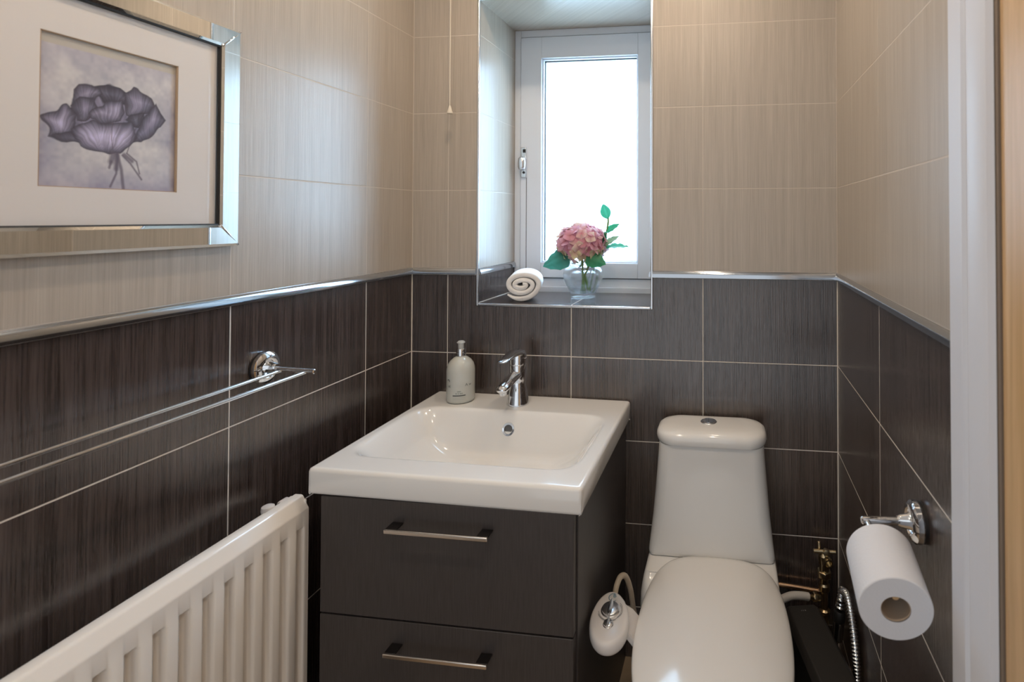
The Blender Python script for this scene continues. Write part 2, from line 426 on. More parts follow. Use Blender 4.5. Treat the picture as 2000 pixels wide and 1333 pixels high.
g = G(); rect_frame(g, 0.340, 0.696, 0.023, 0.778, 0.0035, 0.002, 0.0025, 0.0045, 0.300, 0.309)
mk('glazing_gasket', g, M['black'], win)
mk('glass_pane', G().box(0.339, 0.697, 0.309, 0.313, 0.022, 0.779), M['pane'], win)
g = G(); rect_frame(g, 0.2515, 0.7695, -0.041, 0.866, 0.003, 0.003, 0.003, 0.003, 0.288, 0.30)
mk('seal', g, M['black'], win)
mk('stile_groove', G().box(0.2772, 0.2790, 0.2783, 0.2795, z0 + 0.002, 0.335), M['darkmetal'], win)
g = G(); g.box(0.258, 0.2795, 0.272, 0.2792, 0.334, 0.449)
hd = mk('fastener', g, M['satin'], win, bevel=0.003)
pr_ = [(0.006, 0.0), (0.013, 0.004), (0.0155, 0.012), (0.016, 0.03), (0.0145, 0.044), (0.009, 0.050)]
g = G().lathe((0.2655, 0.268, 0.362), (0, 0, 1), pr_, 20)
mk('handle', g, M['satin'], win, smooth=60)
g = G().box(0.2665, 0.2775, 0.2708, 0.2722, 0.428, 0.441).lathe((0.270, 0.2722, 0.354), (0, -1, 0), [(0.005, 0), (0.005, 0.0015)], 14)
mk('fastener_recess', g, M['black'], win)
g = G().box(0.7675, 0.7885, 0.276, 0.286, 0.30, 0.37)
mk('hinge', g, M['satin'], win, bevel=0.002)

# ================================================================== PICTURE (mirrored frame)
pic = thing('framed_picture', 'mirror-framed rose print with wide cream mat above the towel rail', 'picture', (0, -0.851, 0.126))
fy0, fy1, fz0, fz1 = -1.070, -0.632, 0.1255, 0.575
wf = 0.0445
offs = [(0.0, 0.004), (0.0, 0.013), (0.0055, 0.0195), (wf - 0.006, 0.0195), (wf, 0.0170), (wf, 0.006)]
def corner(k, o, h):
    y = (fy0 + o, fy1 - o, fy1 - o, fy0 + o)[k]; z = (fz0 + o, fz0 + o, fz1 - o, fz1 - o)[k]
    return V((h, y, z))
for k in range(4):
    g = G().loft([[corner(j, o, h) for o, h in offs] for j in (k, (k + 1) % 4)])
    mk('mirror_strip', g, M['mirror'], pic, smooth=10)
for k in range(4):                    # bright polished mitre bevels
    g = G().rod(corner(k, 0.002, 0.0165), corner(k, wf - 0.001, 0.0190), 0.0026, 8)
    mk('mitre_bead', g, M['chrome'], pic, smooth=60)
g = G()
for k in range(4):
    g.loft([[corner(j, o, h) for o, h in ((wf - 0.001, 0.002), (wf - 0.001, 0.0175), (wf + 0.0018, 0.0165), (wf + 0.0018, 0.002))] for j in (k, (k + 1) % 4)])
mk('inner_lip', g, M['black'], pic)
ay0, ay1, az0, az1 = -0.952, -0.752, 0.231, 0.468
g = G(); i0, i1, j0, j1 = fy0 + wf, fy1 - wf, fz0 + wf, fz1 - wf
for (p, q, r, s) in ((i0, ay0, j0, j1), (ay1, i1, j0, j1), (ay0, ay1, j0, az0), (ay0, ay1, az1, j1)):
    g.box(0.0072, 0.0095, p, q, r, s)
mk('mat_board', g, M['mat'], pic)
g = G()
for (p, q, r, s) in ((ay0, ay0 + 0.0016, az0, az1), (ay1 - 0.0022, ay1, az0, az1), (ay0, ay1, az0, az0 + 0.0012), (ay0, ay1, az1 - 0.0014, az1)):
    g.box(0.0055, 0.0088, p, q, r, s)
mk('mat_bevel', g, M['matcore'], pic)
mk('backing_board', G().box(0.0, 0.0045, fy0 + 0.01, fy1 - 0.01, fz0 + 0.01, fz1 - 0.01), M['card'], pic)
mk('picture_glass', G().box(0.0135, 0.0145, i0, i1, j0, j1), M['picglass'], pic)
# the print, painted on a fine grid
PET = [
 ('bk', .24, [(0.12, 0.40), (0.20, 0.53), (0.22, 0.64), (0.34, 0.70), (0.46, 0.725), (0.60, 0.69), (0.72, 0.70), (0.83, 0.62), (0.86, 0.52), (0.72, 0.38), (0.60, 0.30), (0.42, 0.28), (0.25, 0.36)]),
 ('l', .47, [(0.017, 0.439), (0.089, 0.503), (0.175, 0.551), (0.227, 0.507), (0.254, 0.431), (0.217, 0.345), (0.129, 0.314), (0.08, 0.327), (0.061, 0.376)]),
 ('tc', .20, [(0.343, 0.719), (0.455, 0.746), (0.543, 0.733), (0.604, 0.702), (0.6, 0.62), (0.428, 0.60), (0.371, 0.656)]),
 ('tl', .40, [(0.211, 0.664), (0.249, 0.709), (0.343, 0.726), (0.399, 0.703), (0.428, 0.653), (0.345, 0.582), (0.239, 0.549), (0.194, 0.528), (0.206, 0.596)]),
 ('tr', .38, [(0.558, 0.707), (0.634, 0.752), (0.697, 0.758), (0.797, 0.695), (0.831, 0.64), (0.733, 0.578), (0.638, 0.518), (0.592, 0.54), (0.567, 0.651)]),
 ('ro', .40, [(0.733, 0.578), (0.831, 0.67), (0.874, 0.601), (0.915, 0.561), (0.885, 0.495), (0.801, 0.422), (0.712, 0.358), (0.641, 0.342), (0.702, 0.469)]),
 ('ml', .36, [(0.194, 0.541), (0.251, 0.618), (0.372, 0.628), (0.401, 0.564), (0.347, 0.472), (0.254, 0.444)]),
 ('cs', .28, [(0.584, 0.509), (0.637, 0.562), (0.732, 0.593), (0.733, 0.533), (0.702, 0.454), (0.639, 0.459)]),
 ('mm', .52, [(0.319, 0.509), (0.428, 0.611), (0.559, 0.657), (0.583, 0.567), (0.562, 0.506), (0.431, 0.464), (0.347, 0.458)]),
 ('ll', .36, [(0.08, 0.335), (0.154, 0.35), (0.229, 0.387), (0.30, 0.36), (0.46, 0.26), (0.323, 0.268), (0.256, 0.30), (0.15, 0.305)]),
 ('fb', .50, [(0.216, 0.398), (0.32, 0.454), (0.488, 0.487), (0.623, 0.508), (0.671, 0.405), (0.642, 0.313), (0.551, 0.253), (0.477, 0.252), (0.351, 0.253), (0.27, 0.285), (0.23, 0.334)]),
]
LINES = [([(0.528, 0.258), (0.56, 0.146), (0.578, 0.0)], .012), ([(0.50, 0.25), (0.485, 0.2)], .022), ([(0.485, 0.2), (0.472, 0.153)], .009), ([(0.529, 0.25), (0.523, 0.115), (0.481, 0.02)], .008), ([(0.527, 0.25), (0.522, 0.15)], .018),
         ([(0.566, 0.25), (0.628, 0.195), (0.716, 0.084)], .007), ([(0.60, 0.268), (0.675, 0.214), (0.7, 0.127)], .006), ([(0.58, 0.255), (0.64, 0.215)], .014), ([(.49, .48), (.485, .36), (.50, .26)], .003),
         ([(.66, .45), (.63, .36), (.60, .27)], .004)]
nu, nv = 220, 250
uu, vv = np.meshgrid(np.linspace(0, 1, nu), np.linspace(0, 1, nv))
rs = np.random.RandomState(3)
def vnoise(u, v, f, seed):
    r = np.random.RandomState(seed).rand(64, 64); x = u * f % 63; y = v * f % 63
    i = x.astype(int); j = y.astype(int); fx = x - i; fy = y - j; fx = fx * fx * (3 - 2 * fx); fy = fy * fy * (3 - 2 * fy)
    return (r[j, i] * (1 - fx) + r[j, i + 1] * fx) * (1 - fy) + (r[j + 1, i] * (1 - fx) + r[j + 1, i + 1] * fx) * fy
def segd(px, py, a, b):
    dx, dy = b[0] - a[0], b[1] - a[1]; t = np.clip(((px - a[0]) * dx + (py - a[1]) * dy) / (dx * dx + dy * dy + 1e-12), 0, 1)
    return np.hypot(px - a[0] - t * dx, py - a[1] - t * dy)
n_a = vnoise(uu, vv, 5, 1) * .5 + vnoise(uu, vv, 13, 2) * .3 + vnoise(uu, vv, 41, 4) * .2
bgc = np.array([.52, .51, .54])[None, None] + (n_a - .5)[..., None] * np.array([.50, .47, .36]) 
edge = np.minimum(np.minimum(uu, 1 - uu), np.minimum(vv, .93 - vv))
tint = np.clip(1 - edge / .16, 0, 1)[..., None] * .6 + np.clip((.30 - vv) / .3, 0, 1)[..., None] * .3
img = bgc * (1 - tint * .45) + np.array([.26, .23, .38]) * tint * .45
wu = uu + (vnoise(uu, vv, 16, 8) - .5) * .035; wv = vv + (vnoise(uu, vv, 17, 9) - .5) * .035
for nme, br, poly in PET:
    d = np.full(uu.shape, 9.0); ins = np.zeros(uu.shape, bool); n = len(poly)
    for i in range(n):
        a, b = poly[i], poly[(i + 1) % n]; d = np.minimum(d, segd(wu, wv, a, b))
        c = ((a[1] > wv) != (b[1] > wv)) & (wu < (b[0] - a[0]) * (wv - a[1]) / (b[1] - a[1] + 1e-12) + a[0]); ins ^= c
    t = np.clip(d / .095, 0, 1) ** 1.1
    mx = sum(q[0] for q in poly) / n; my = min(q[1] for q in poly) - .05
    fan = np.arctan2(wu - mx, wv - my); vein = vnoise(fan * .5 + .6, uu * 0 + .3, 60, n + 31)
    sh = .05 + (br * 1.25 - .09) * t * (.55 + .65 * vein) + (vnoise(uu, vv, 26, len(nme) * 7 + n) - .5) * .11 * t
    cpt = sh[..., None] * np.array([.97, .90, 1.26])
    al = (ins * np.clip(d / .006, 0, 1))[..., None]
    img = img * (1 - al) + cpt * al
for pts, wd in LINES:
    d = np.full(uu.shape, 9.0)
    for a, b in zip(pts, pts[1:]): d = np.minimum(d, segd(uu, vv, a, b))
    al = np.clip(1.5 - d / wd, 0, 1)[..., None] * .8
    img = img * (1 - al) + np.array([.12, .10, .14]) * al
top = (vv > .93)[..., None]
img = np.where(top, np.array([.50, .47, .42]), img)
img = np.clip(img, .02, .8)
vs = [(0.0052, ay0 + u * (ay1 - ay0), az0 + v * (az1 - az0)) for u, v in zip(uu.ravel(), vv.ravel())]
off = ROOT[pic.name]
me = bpy.data.meshes.new('rose_print')
me.from_pydata([(x - off.x, y - off.y, z - off.z) for x, y, z in vs], [],
               [(j * nu + i, j * nu + i + 1, (j + 1) * nu + i + 1, (j + 1) * nu + i) for j in range(nv - 1) for i in range(nu - 1)])
ca = me.color_attributes.new('Col', 'FLOAT_COLOR', 'POINT')
ca.data.foreach_set('color', np.concatenate([img.reshape(-1, 3), np.ones((nu * nv, 1))], 1).ravel())
me.materials.append(M['print'])
o = bpy.data.objects.new('rose_print', me); col.objects.link(o); o.parent = pic

# ================================================================== TOWEL RAIL
tw = thing('towel_rail', 'chrome double-bar towel rail on dark tiles under the picture', 'towel rail', (0, -0.86, -0.185))
for ye in (-0.557, -1.16):
    c = (0, ye, -0.149)
    g = G().lathe(c, (1, 0, 0), [(0.033, 0), (0.033, 0.004)], 48)
    mk('gasket', g, M['black'], tw, smooth=40)
    g = G().lathe(c, (1, 0, 0), [(0.0325, 0.004), (0.0345, 0.008), (0.034, 0.014), (0.028, 0.0185), (0.022, 0.0195), (0.0205, 0.016), (0.017, 0.0155), (0.013, 0.021), (0.0105, 0.032), (0.008, 0.038)], 48)
    mk('wall_flange', g, M['chrome'], tw, smooth=35)
    g = G().rod((0.016, ye, -0.1515), (0.133, ye - 0.003, -0.1535), 0.0052)
    mk('arm', g, M['chrome'], tw, smooth=40)
mk('rail_bar', G().rod((0.047, -0.553, -0.156), (0.047, -1.16, -0.156), 0.0036), M['chrome'], tw, smooth=40)
mk('rail_bar', G().rod((0.110, -0.556, -0.156), (0.110, -1.16, -0.156), 0.0036), M['chrome'], tw, smooth=40)

# ================================================================== RADIATOR
rad = thing('radiator', 'cream enamelled panel radiator with vertical flutes beside the vanity', 'radiator', (0.06, -1.05, -1.02))
ry1, ry0, rz1, rz0, rf = -0.524, -1.58, -0.443, -1.02, 0.090
pitch = 0.0415
# front sheet: section along y with raised flutes, flat bands top and bottom
ys = []; y = ry1
n = int((ry1 - ry0) / pitch)
cols_ = [(ry1, 0), (ry1 - 0.006, 0)]
for i in range(n):
    c0 = ry1 - 0.012 - i * pitch
    cols_ += [(c0 - 0.0005, 0.0015), (c0 - 0.002, 0.0), (c0 - 0.0065, -0.0052), (c0 - 0.0085, -0.0062), (c0 - 0.0150, -0.0062), (c0 - 0.0170, -0.0052), (c0 - 0.0215, 0.0), (c0 - 0.0230, 0.0015), (c0 - 0.0250, 0.0020), (c0 - 0.0310, 0.0026), (c0 - 0.0390, 0.0020)]
cols_ = [c for c in cols_ if c[0] > ry0 + 0.01] + [(ry0, 0)]
zr = [(rz0, -0.014), (rz0 + 0.004, -0.004), (rz0 + 0.012, 0), (rz0 + 0.05, 0), (rz0 + 0.055, 1), (rz1 - 0.067, 1), (rz1 - 0.062, 0), (rz1 - 0.030, 0.0), (rz1 - 0.0265, -0.0008), (rz1 - 0.0245, -0.0025), (rz1 - 0.005, -0.0125), (rz1 - 0.0015, -0.0150), (rz1, -0.019), (rz1 - 0.0004, -0.034)]
g = G(); rows = []
for z, f in zr:
    rows.append([g.b.verts.new((rf + (d if f == 1 else (f if f <= 0.001 else 0)), y, z)) for y, d in cols_])
for a, b in zip(rows, rows[1:]):
    for i in range(len(a) - 1): g.b.faces.new((a[i], a[i + 1], b[i + 1], b[i]))
mk('front_panel', g, M['radiator'], rad, smooth=35)
for yy in (ry1 - 0.003, ry0): mk('side_panel', G().box(rf - 0.036, rf - 0.005, yy, yy + 0.003, rz0, rz1 - 0.01), M['radiator'], rad, bevel=0.001)
mk('back_panel', G().box(rf - 0.045, rf - 0.034, ry0, ry1, rz0, rz1 - 0.004), M['radiator'], rad, bevel=0.003)
for yy in (-0.70, -1.40): mk('wall_bracket', G().box(0.0, rf - 0.045, yy, yy + 0.03, rz0 + 0.05, rz1 - 0.05), M['radiator'], rad)
g = G().lathe((0.046, -0.585, -0.452), (0, 0, 1), [(0.012, 0), (0.013, 0.006), (0.012, 0.013), (0.006, 0.016)], 24).lathe((0.046, -0.555, -0.455), (0, 1, 0), [(0.008, 0), (0.010, 0.003), (0.010, 0.02), (0.006, 0.024)], 24)
mk('vent_cap', g, M['plastic'], rad, smooth=45)

# ================================================================== VANITY UNIT
van = thing('vanity_unit', 'dark wood-effect vanity unit with two drawers under the white basin', 'cabinet', (0.42, -0.27, -FZ))
vx0, vx1, vy0, vzt = 0.131, 0.7145, -0.520, -0.4345
g = G()
g.box(vx1 - 0.016, vx1, vy0 + 0.004, -0.002, -FZ, vzt).box(vx0, vx0 + 0.016, vy0 + 0.004, -0.002, -FZ, vzt)
g.box(vx0 + 0.016, vx1 - 0.016, vy0 + 0.02, -0.01, -FZ + 0.08, -FZ + 0.096).box(vx0 + 0.016, vx1 - 0.016, -0.018, -0.006, -FZ + 0.08, -0.60)
g.box(vx0 + 0.016, vx1 - 0.016, vy0 + 0.05, vy0 + 0.064, -FZ, -FZ + 0.08)
mk('carcass', g, M['vanity'], van, bevel=0.001)
def drawer(z0, z1, hz):
    d = mk('drawer', G().box(vx0 + 0.001, vx1 - 0.0035, vy0 - 0.018, vy0 + 0.001, z0, z1), M['vanity'], van, bevel=0.0012)
    yf = vy0 - 0.018
    hx0, hx1 = 0.304, 0.536
    g = G().box(hx0, hx1, yf - 0.032, yf - 0.0265, hz - 0.0045, hz + 0.0045)
    h = mk('handle', g, M['nickel'], d, bevel=0.0018, seg=3)
    for x in (hx0 + 0.001, hx1 - 0.026):
        mk('handle_post', G().box(x, x + 0.025, yf - 0.0268, yf - 0.0005, hz + 0.0002, hz + 0.0040), M['darkmetal'], h, bevel=0.0008)
drawer(-0.6905, vzt - 0.001, -0.4835)
drawer(-0.955, -0.6945, -0.7445)
mk('plinth_panel', G().box(vx0 + 0.001, vx1 - 0.0035, vy0 - 0.018, vy0 + 0.001, -1.10, -0.959), M['vanity'], van, bevel=0.0012)

# ================================================================== BASIN
bx0, bx1, by0, by1, bzt = 0.0975, 0.7295, -0.540, -0.002, -0.378
def bowl_z(x, y):
    cx, cy, hx, hy, r = 0.4085, -0.303, 0.287, 0.166, 0.078
    # inside distances to each side with rounded corners
    qx, qy = abs(x - cx) - (hx - r), abs(y - cy) - (hy - r)
    out = math.hypot(max(qx, 0), max(qy, 0)) + min(max(qx, qy), 0) - r
    d = -out
    if d <= -0.012: return 0.0
    # slope width: gentle at the sides, steeper at the front and back
    ax, ay = max(qx + r, 0.0) / r, max(qy + r, 0) / r
    wx, wy = 0.155, (0.085 if y > cy else 0.11)
    dxs = hx - abs(x - cx); dys = hy - abs(y - cy)
    t1 = max(0, min(1, dxs / wx)); t2 = max(0, min(1, dys / wy))
    f = (1 - (1 - t1) ** 2.0) * (1 - (1 - t2) ** 2.3)
    rim = 1 / (1 + math.exp(-(d - 0.003) / 0.0045))
    near = max(0.0, min(1.0, d / 0.05))
    return -(0.115 * f * (0.35 + 0.65 * near) * rim if d > 0 else 0.115 * f * 0.35 * rim)
ins = [(0.007, -0.0575), (0.002, -0.0555), (0.0008, -0.050), (0.0, -0.008), (0.0022, -0.0025), (0.0075, 0.0)]
def axis(a, b, n):
    core = [a + 0.0075 + (b - a - 0.015) * i / n for i in range(1, n)]
    return [(a + i, z, i) for i, z in ins] + [(c, 0.0, 9) for c in core] + [(b - i, z, i) for i, z in ins[::-1]]
ax_, ay_ = axis(bx0, bx1, 150), axis(by0, by1, 128)
g = G(); rr = 0.010; grid = []
for y, zy, iy in ay_:
    row = []
    for x, zx, ix in ax_:
        X, Y = x, y
        ccx = bx0 + rr if x < 0.4 else bx1 - rr; ccy = by0 + rr if y < -0.27 else by1 - rr
        vx, vy = x - ccx, y - ccy
        if ((x < 0.4 and vx < 0) or (x > 0.4 and vx > 0)) and ((y < -0.27 and vy < 0) or (y > -0.27 and vy > 0)):
            l = math.hypot(vx, vy); m_ = max(abs(vx), abs(vy))
            if l > 0: X = ccx + vx * m_ / l; Y = ccy + vy * m_ / l
        z = min(zx, zy)
        if z == 0.0: z = bowl_z(X, Y) + 0.002 * max(0, min(1, (Y + 0.125) / 0.1)) * 0
        row.append(g.b.verts.new((X, Y, bzt + z)))
    grid.append(row)
for a, b in zip(grid, grid[1:]):
    for i in range(len(a) - 1): g.b.faces.new((a[i], a[i + 1], b[i + 1], b[i]))
bas = thing('wash_basin', 'white ceramic rectangular wash basin on top of the dark vanity', 'basin', (0.4135, -0.27, bzt - 0.0575))
bo = mk('basin_body', g, M['ceramic'], bas, smooth=75)
ox, oy = 0.4045, -0.163
oz = bzt + bowl_z(ox, oy); e_ = 0.003
nr = V((-(bowl_z(ox + e_, oy) - bowl_z(ox - e_, oy)) / (2 * e_), -(bowl_z(ox, oy + e_) - bowl_z(ox, oy - e_)) / (2 * e_), 1)).normalized()
nr = (nr + V((0, -0.5, 0))).normalized()
g = G().lathe(V((ox, oy, oz)) - nr * 0.004, nr, [(0.0178, 0), (0.0190, 0.004), (0.0178, 0.0072), (0.0125, 0.0066), (0.0110, 0.0035)], 32, cap1=False)
ov = mk('overflow_ring', g, M['chrome'], bas, smooth=45)
mk('overflow_hole', G().lathe(V((ox, oy, oz)) - nr * 0.003, nr, [(0.0112, 0), (0.0112, 0.0038)], 24), M['grille'], ov, smooth=45)
mk('drain', G().lathe((0.4085, -0.31, bzt + bowl_z(0.4085, -0.31) - 0.003), (0, 0, 1), [(0.033, 0), (0.033, 0.004), (0.028, 0.006), (0.0, 0.0055)], 32, cap1=False), M['chrome'], bas, smooth=45)
bas.rotation_euler = (0, math.radians(0.45), 0)

# ================================================================== TAP
tap = thing('basin_tap', 'chrome mixer tap with short spout on the back ledge of the basin', 'tap', (0.399, -0.083, -0.3785))
tx, ty = 0.399, -0.083
g = G().lathe((tx, ty, -0.3785), (0, 0, 1), [(0.0335, 0), (0.0340, 0.003), (0.0325, 0.008), (0.0290, 0.030), (0.0262, 0.050), (0.0248, 0.053), (0.0245, 0.075), (0.0245, 0.120), (0.0235, 0.1215)], 40)
mk('body', g, M['chrome'], tap, smooth=40)
def oval(c, ax, ay, rx, ry, n=20): return [V(c) + V(ax) * rx * math.cos(2 * math.pi * i / n) + V(ay) * ry * math.sin(2 * math.pi * i / n) for i in range(n)]
def sweep(pts, rx, ry, side=(1, 0, 0)):
    rings = []; P = [V(p) for p in pts]
    for i, p in enumerate(P):
        q = (P[min(i + 1, len(P) - 1)] - P[max(i - 1, 0)]).normalized(); a = V(side); b = q.cross(a).normalized()
        rings.append(oval(p, a, b, rx[i], ry[i]))
    return G().loft(rings)
g = sweep([(tx, ty - 0.004, -0.285), (tx, ty - 0.03, -0.287), (tx, ty - 0.06, -0.290), (tx, ty - 0.09, -0.295), (tx, ty - 0.108, -0.299), (tx, ty - 0.118, -0.302), (tx, ty - 0.122, -0.304)],
          [0.0185, 0.0185, 0.018, 0.0175, 0.0165, 0.014, 0.006], [0.0125, 0.0125, 0.012, 0.0115, 0.011, 0.009, 0.004])
sp = mk('spout', g, M['chrome'], tap, smooth=50)
mk('aerator', G().lathe((tx, ty - 0.104, -0.3165), (0, -0.2, 1), [(0.009, 0), (0.0105, 0.003), (0.0105, 0.012)], 24), M['satin'], sp, smooth=40)
g = G().lathe((tx, ty, -0.257), (0, 0, 1), [(0.0235, 0), (0.0248, 0.0015), (0.0248, 0.024), (0.0225, 0.031), (0.015, 0.035), (0.0, 0.036)], 40, cap1=False)
lv = mk('lever_cap', g, M['chrome'], tap, smooth=40)
g = sweep([(tx, ty + 0.020, -0.224), (tx, ty - 0.004, -0.2195), (tx, ty - 0.03, -0.2180), (tx, ty - 0.06, -0.2190), (tx, ty - 0.09, -0.2210), (tx, ty - 0.112, -0.2215), (tx, ty - 0.122, -0.2215)],
          [0.016, 0.0252, 0.0230, 0.0185, 0.0160, 0.0145, 0.008], [0.004, 0.0085, 0.008, 0.006, 0.005, 0.0045, 0.002])
mk('lever', g, M['chrome'], lv, smooth=50)

# ================================================================== SOAP BOTTLE
sx, sy, sz = 0.2135, -0.078, -0.3755
soap = thing('soap_bottle', 'frosted pump bottle of hand wash on the basin ledge beside the tap', 'bottle', (sx, sy, sz))
g = G().lathe((sx, sy, sz), (0, 0, 1), [(0.037, 0), (0.0405, 0.003), (0.0415, 0.008), (0.0415, 0.092), (0.0405, 0.102), (0.037, 0.113), (0.030, 0.123), (0.020, 0.131), (0.0135, 0.134), (0.0135, 0.138)], 56)
mk('bottle_body', g, M['bottle'], soap, smooth=50)
mk('collar', G().lathe((sx, sy, sz + 0.136), (0, 0, 1), [(0.0135, 0), (0.0145, 0.001), (0.0145, 0.020), (0.013, 0.0225), (0.008, 0.023)], 36), M['chrome'], soap, smooth=40)
mk('pump_head', G().lathe((sx, sy, sz + 0.159), (0, 0, 1), [(0.0085, 0), (0.0085, 0.010), (0.0095, 0.014), (0.0125, 0.0165), (0.0122, 0.0185), (0.007, 0.0225), (0, 0.023)], 28, cap1=False), M['pumptop'], soap, smooth=50)
vd = math.atan2(-1.6146 - sy, 1.03641 - sx)       # the side of the bottle turned to the room
lab = vd - 0.12
def wrap(x, y, zc, turn=0.0, r=0.0419):
    t = lab + turn + x / r
    return (sx + r * math.cos(t), sy + r * math.sin(t), sz + zc + y)
text_part('print', 'ut', 0.0125, M['ink'], soap, lambda x, y: wrap(x, y, 0.053, -0.76))
text_part('print', 'sw o r t h', 0.0090, M['bottle'], soap, lambda x, y: wrap(x, y, 0.053, -0.05))
text_part('print', 'A w', 0.0120, M['inkgrey'], soap, lambda x, y: wrap(x, y, 0.056, 0.66))
text_part('print', 'ııııııı', 0.0075, M['ink'], soap, lambda x, y: wrap(x, y, 0.0385))
text_part('print', 'ııı ıı ııııı', 0.0078, M['ink'], soap, lambda x, y: wrap(x, y, 0.0325))
g = G(); k = 14
for i in range(k):
    x0_, x1_ = -0.019 + 0.038 * i / k, -0.019 + 0.038 * (i + 1) / k
    q = [g.b.verts.new(wrap(a, b, 0.0255)) for a, b in ((x0_, -0.0018), (x1_, -0.0018), (x1_, 0.0018), (x0_, 0.0018))]; g.b.faces.new(q)
    for zz in (0.019, 0.0145):
        q = [g.b.verts.new(wrap(a, b, zz)) for a, b in ((x0_, -0.0003), (x1_ - 0.0012, -0.0003), (x1_ - 0.0012, 0.0003), (x0_, 0.0003))]; g.b.faces.new(q)
mk('print_bar', g, M['inkgrey'], soap)
g = G(); R2 = [[wrap(rr_ * math.cos(t), rr_ * math.sin(t), 0.068, -0.84) for t in [math.radians(-40 + 210 * i / 14) for i in range(15)]] for rr_ in (0.0028, 0.0052)]
g.loft(R2, False, False, closed=False)
mk('emblem', g, M['ink'], soap)

# ================================================================== TOILET
tcx = 0.982
toi = thing('toilet', 'white close-coupled toilet with closed lid between vanity and corner', 'toilet', (tcx, -0.32, -FZ))
def ring_rr(cx, hx, y0, y1, r, z, bow=0.0, n=8):
    pts = rrect(hx, (y1 - y0) / 2, r, n, 0, (y0 + y1) / 2)
    return [V((cx + p[0], p[1] - (bow * (1 - (p[0] / hx) ** 2) if p[1] < (y0 + y1) / 2 else 0), z)) for p in pts]
# cistern
rings = []
for t in [0, 0.01, 0.04] + [i / 14 for i in range(1, 14)] + [1]:
    z = -0.766 + t * (0.766 - 0.452)
    hx = 0.1775 - 0.0295 * t - 0.002 * math.sin(t * math.pi)
    k = 0.004 if t == 0 else (0.001 if t == 0.01 else 0)
    rings.append(ring_rr(tcx - 0.001, hx - k, -0.133 - 0.006 * t + k, -0.012, 0.015 + 0.02 * min(1, t * 3), z, 0.010))
mk('cistern', G().loft(rings), M['ceramic'], toi, smooth=50)
rings = []
for k, z in ((0.006, -0.451), (0.001, -0.4495), (-0.001, -0.446), (-0.003, -0.436), (-0.0015, -0.426), (0.003, -0.4185), (0.012, -0.4135), (0.03, -0.410), (0.055, -0.4085)):
    rings.append(ring_rr(tcx - 0.001, 0.1535 - k, -0.142 + k * 0.75, -0.010 - k * 0.4, max(0.02, 0.050 - k * 0.35), z, 0.018))
lid_ = mk('cistern_lid', G().loft(rings), M['ceramic'], toi, smooth=60)
fb = mk('flush_button', G().lathe((0.973, -0.070, -0.4095), (0, 0, 1), [(0.0235, 0), (0.0235, 0.002), (0.0215, 0.0038), (0.017, 0.004), (0.0165, 0.0028), (0.0155, 0.0028), (0.015, 0.0045), (0.0, 0.005)], 40, cap1=False), M['satin'], toi, smooth=40)
mk('button_split', G().box(0.9725, 0.9735, -0.084, -0.056, -0.4050, -0.4044), M['darkmetal'], fb)
# lid outline, half-width against y
sc = 0.9955
prof = [(0, -0.128), (0.055, -0.130), (0.095, -0.139), (0.125, -0.158), (0.1475, -0.190), (0.163, -0.235), (0.1735, -0.30), (0.1775, -0.37), (0.176, -0.44), (0.167, -0.51), (0.148, -0.57), (0.112, -0.618), (0.060, -0.643), (0, -0.65)]
half = catmull([(x, y, 0) for x, y in prof], 5)
outl = [V((p.x, p.y, 0)) for p in half] + [V((-p.x, p.y, 0)) for p in half[-2:0:-1]]
ymid = -0.385
def sring(s, z, dx=0.0):
    return [V((sc + p.x * s, ymid + (p.y - ymid) * s, z)) for p in outl]
lidr = [sring(0.965, -0.7845), sring(0.992, -0.783), sring(1.0, -0.778), sring(1.0, -0.766), sring(0.995, -0.761), sring(0.98, -0.7575), sring(0.94, -0.7525), sring(0.88, -0.7475), sring(0.78, -0.7415), sring(0.65, -0.7365), sring(0.5, -0.733), sring(0.3, -0.731), sring(0.05, -0.730)]
mk('seat_lid', G().loft(lidr), M['seat'], toi, smooth=60)
mk('seat_ring', G().loft([sring(0.95, -0.803), sring(0.975, -0.801), sring(0.978, -0.789), sring(0.96, -0.7855)]), M['seat'], toi, smooth=60)
# pan
def pan_ring(z, s, back, wtop):
    o_ = []
    for p in outl:
        x, y = p.x * s, ymid + (p.y - ymid) * s
        if y > -0.24:
            t = min(1, (y + 0.24) / 0.10); y = y + (back - (-0.128)) * t ** 1.0
            x = math.copysign(abs(x) + (wtop * (1 - abs(t - 0.6)) if abs(x) > 0.03 else 0), x) if abs(x) > 1e-6 else 0
        o_.append(V((sc - 0.006 + x, y, z)))
    return o_
pr2 = [pan_ring(-FZ, 0.62, -0.10, 0.01), pan_ring(-FZ + 0.01, 0.63, -0.09, 0.01), pan_ring(-1.05, 0.60, -0.08, 0.012), pan_ring(-0.95, 0.66, -0.06, 0.02), pan_ring(-0.88, 0.82, -0.04, 0.02), pan_ring(-0.83, 0.93, -0.03, 0.004), pan_ring(-0.812, 0.965, -0.02, 0.0), pan_ring(-0.8055, 0.955, -0.02, 0.0)]
mk('pan', G().loft(pr2), M['ceramic'], toi, smooth=60)
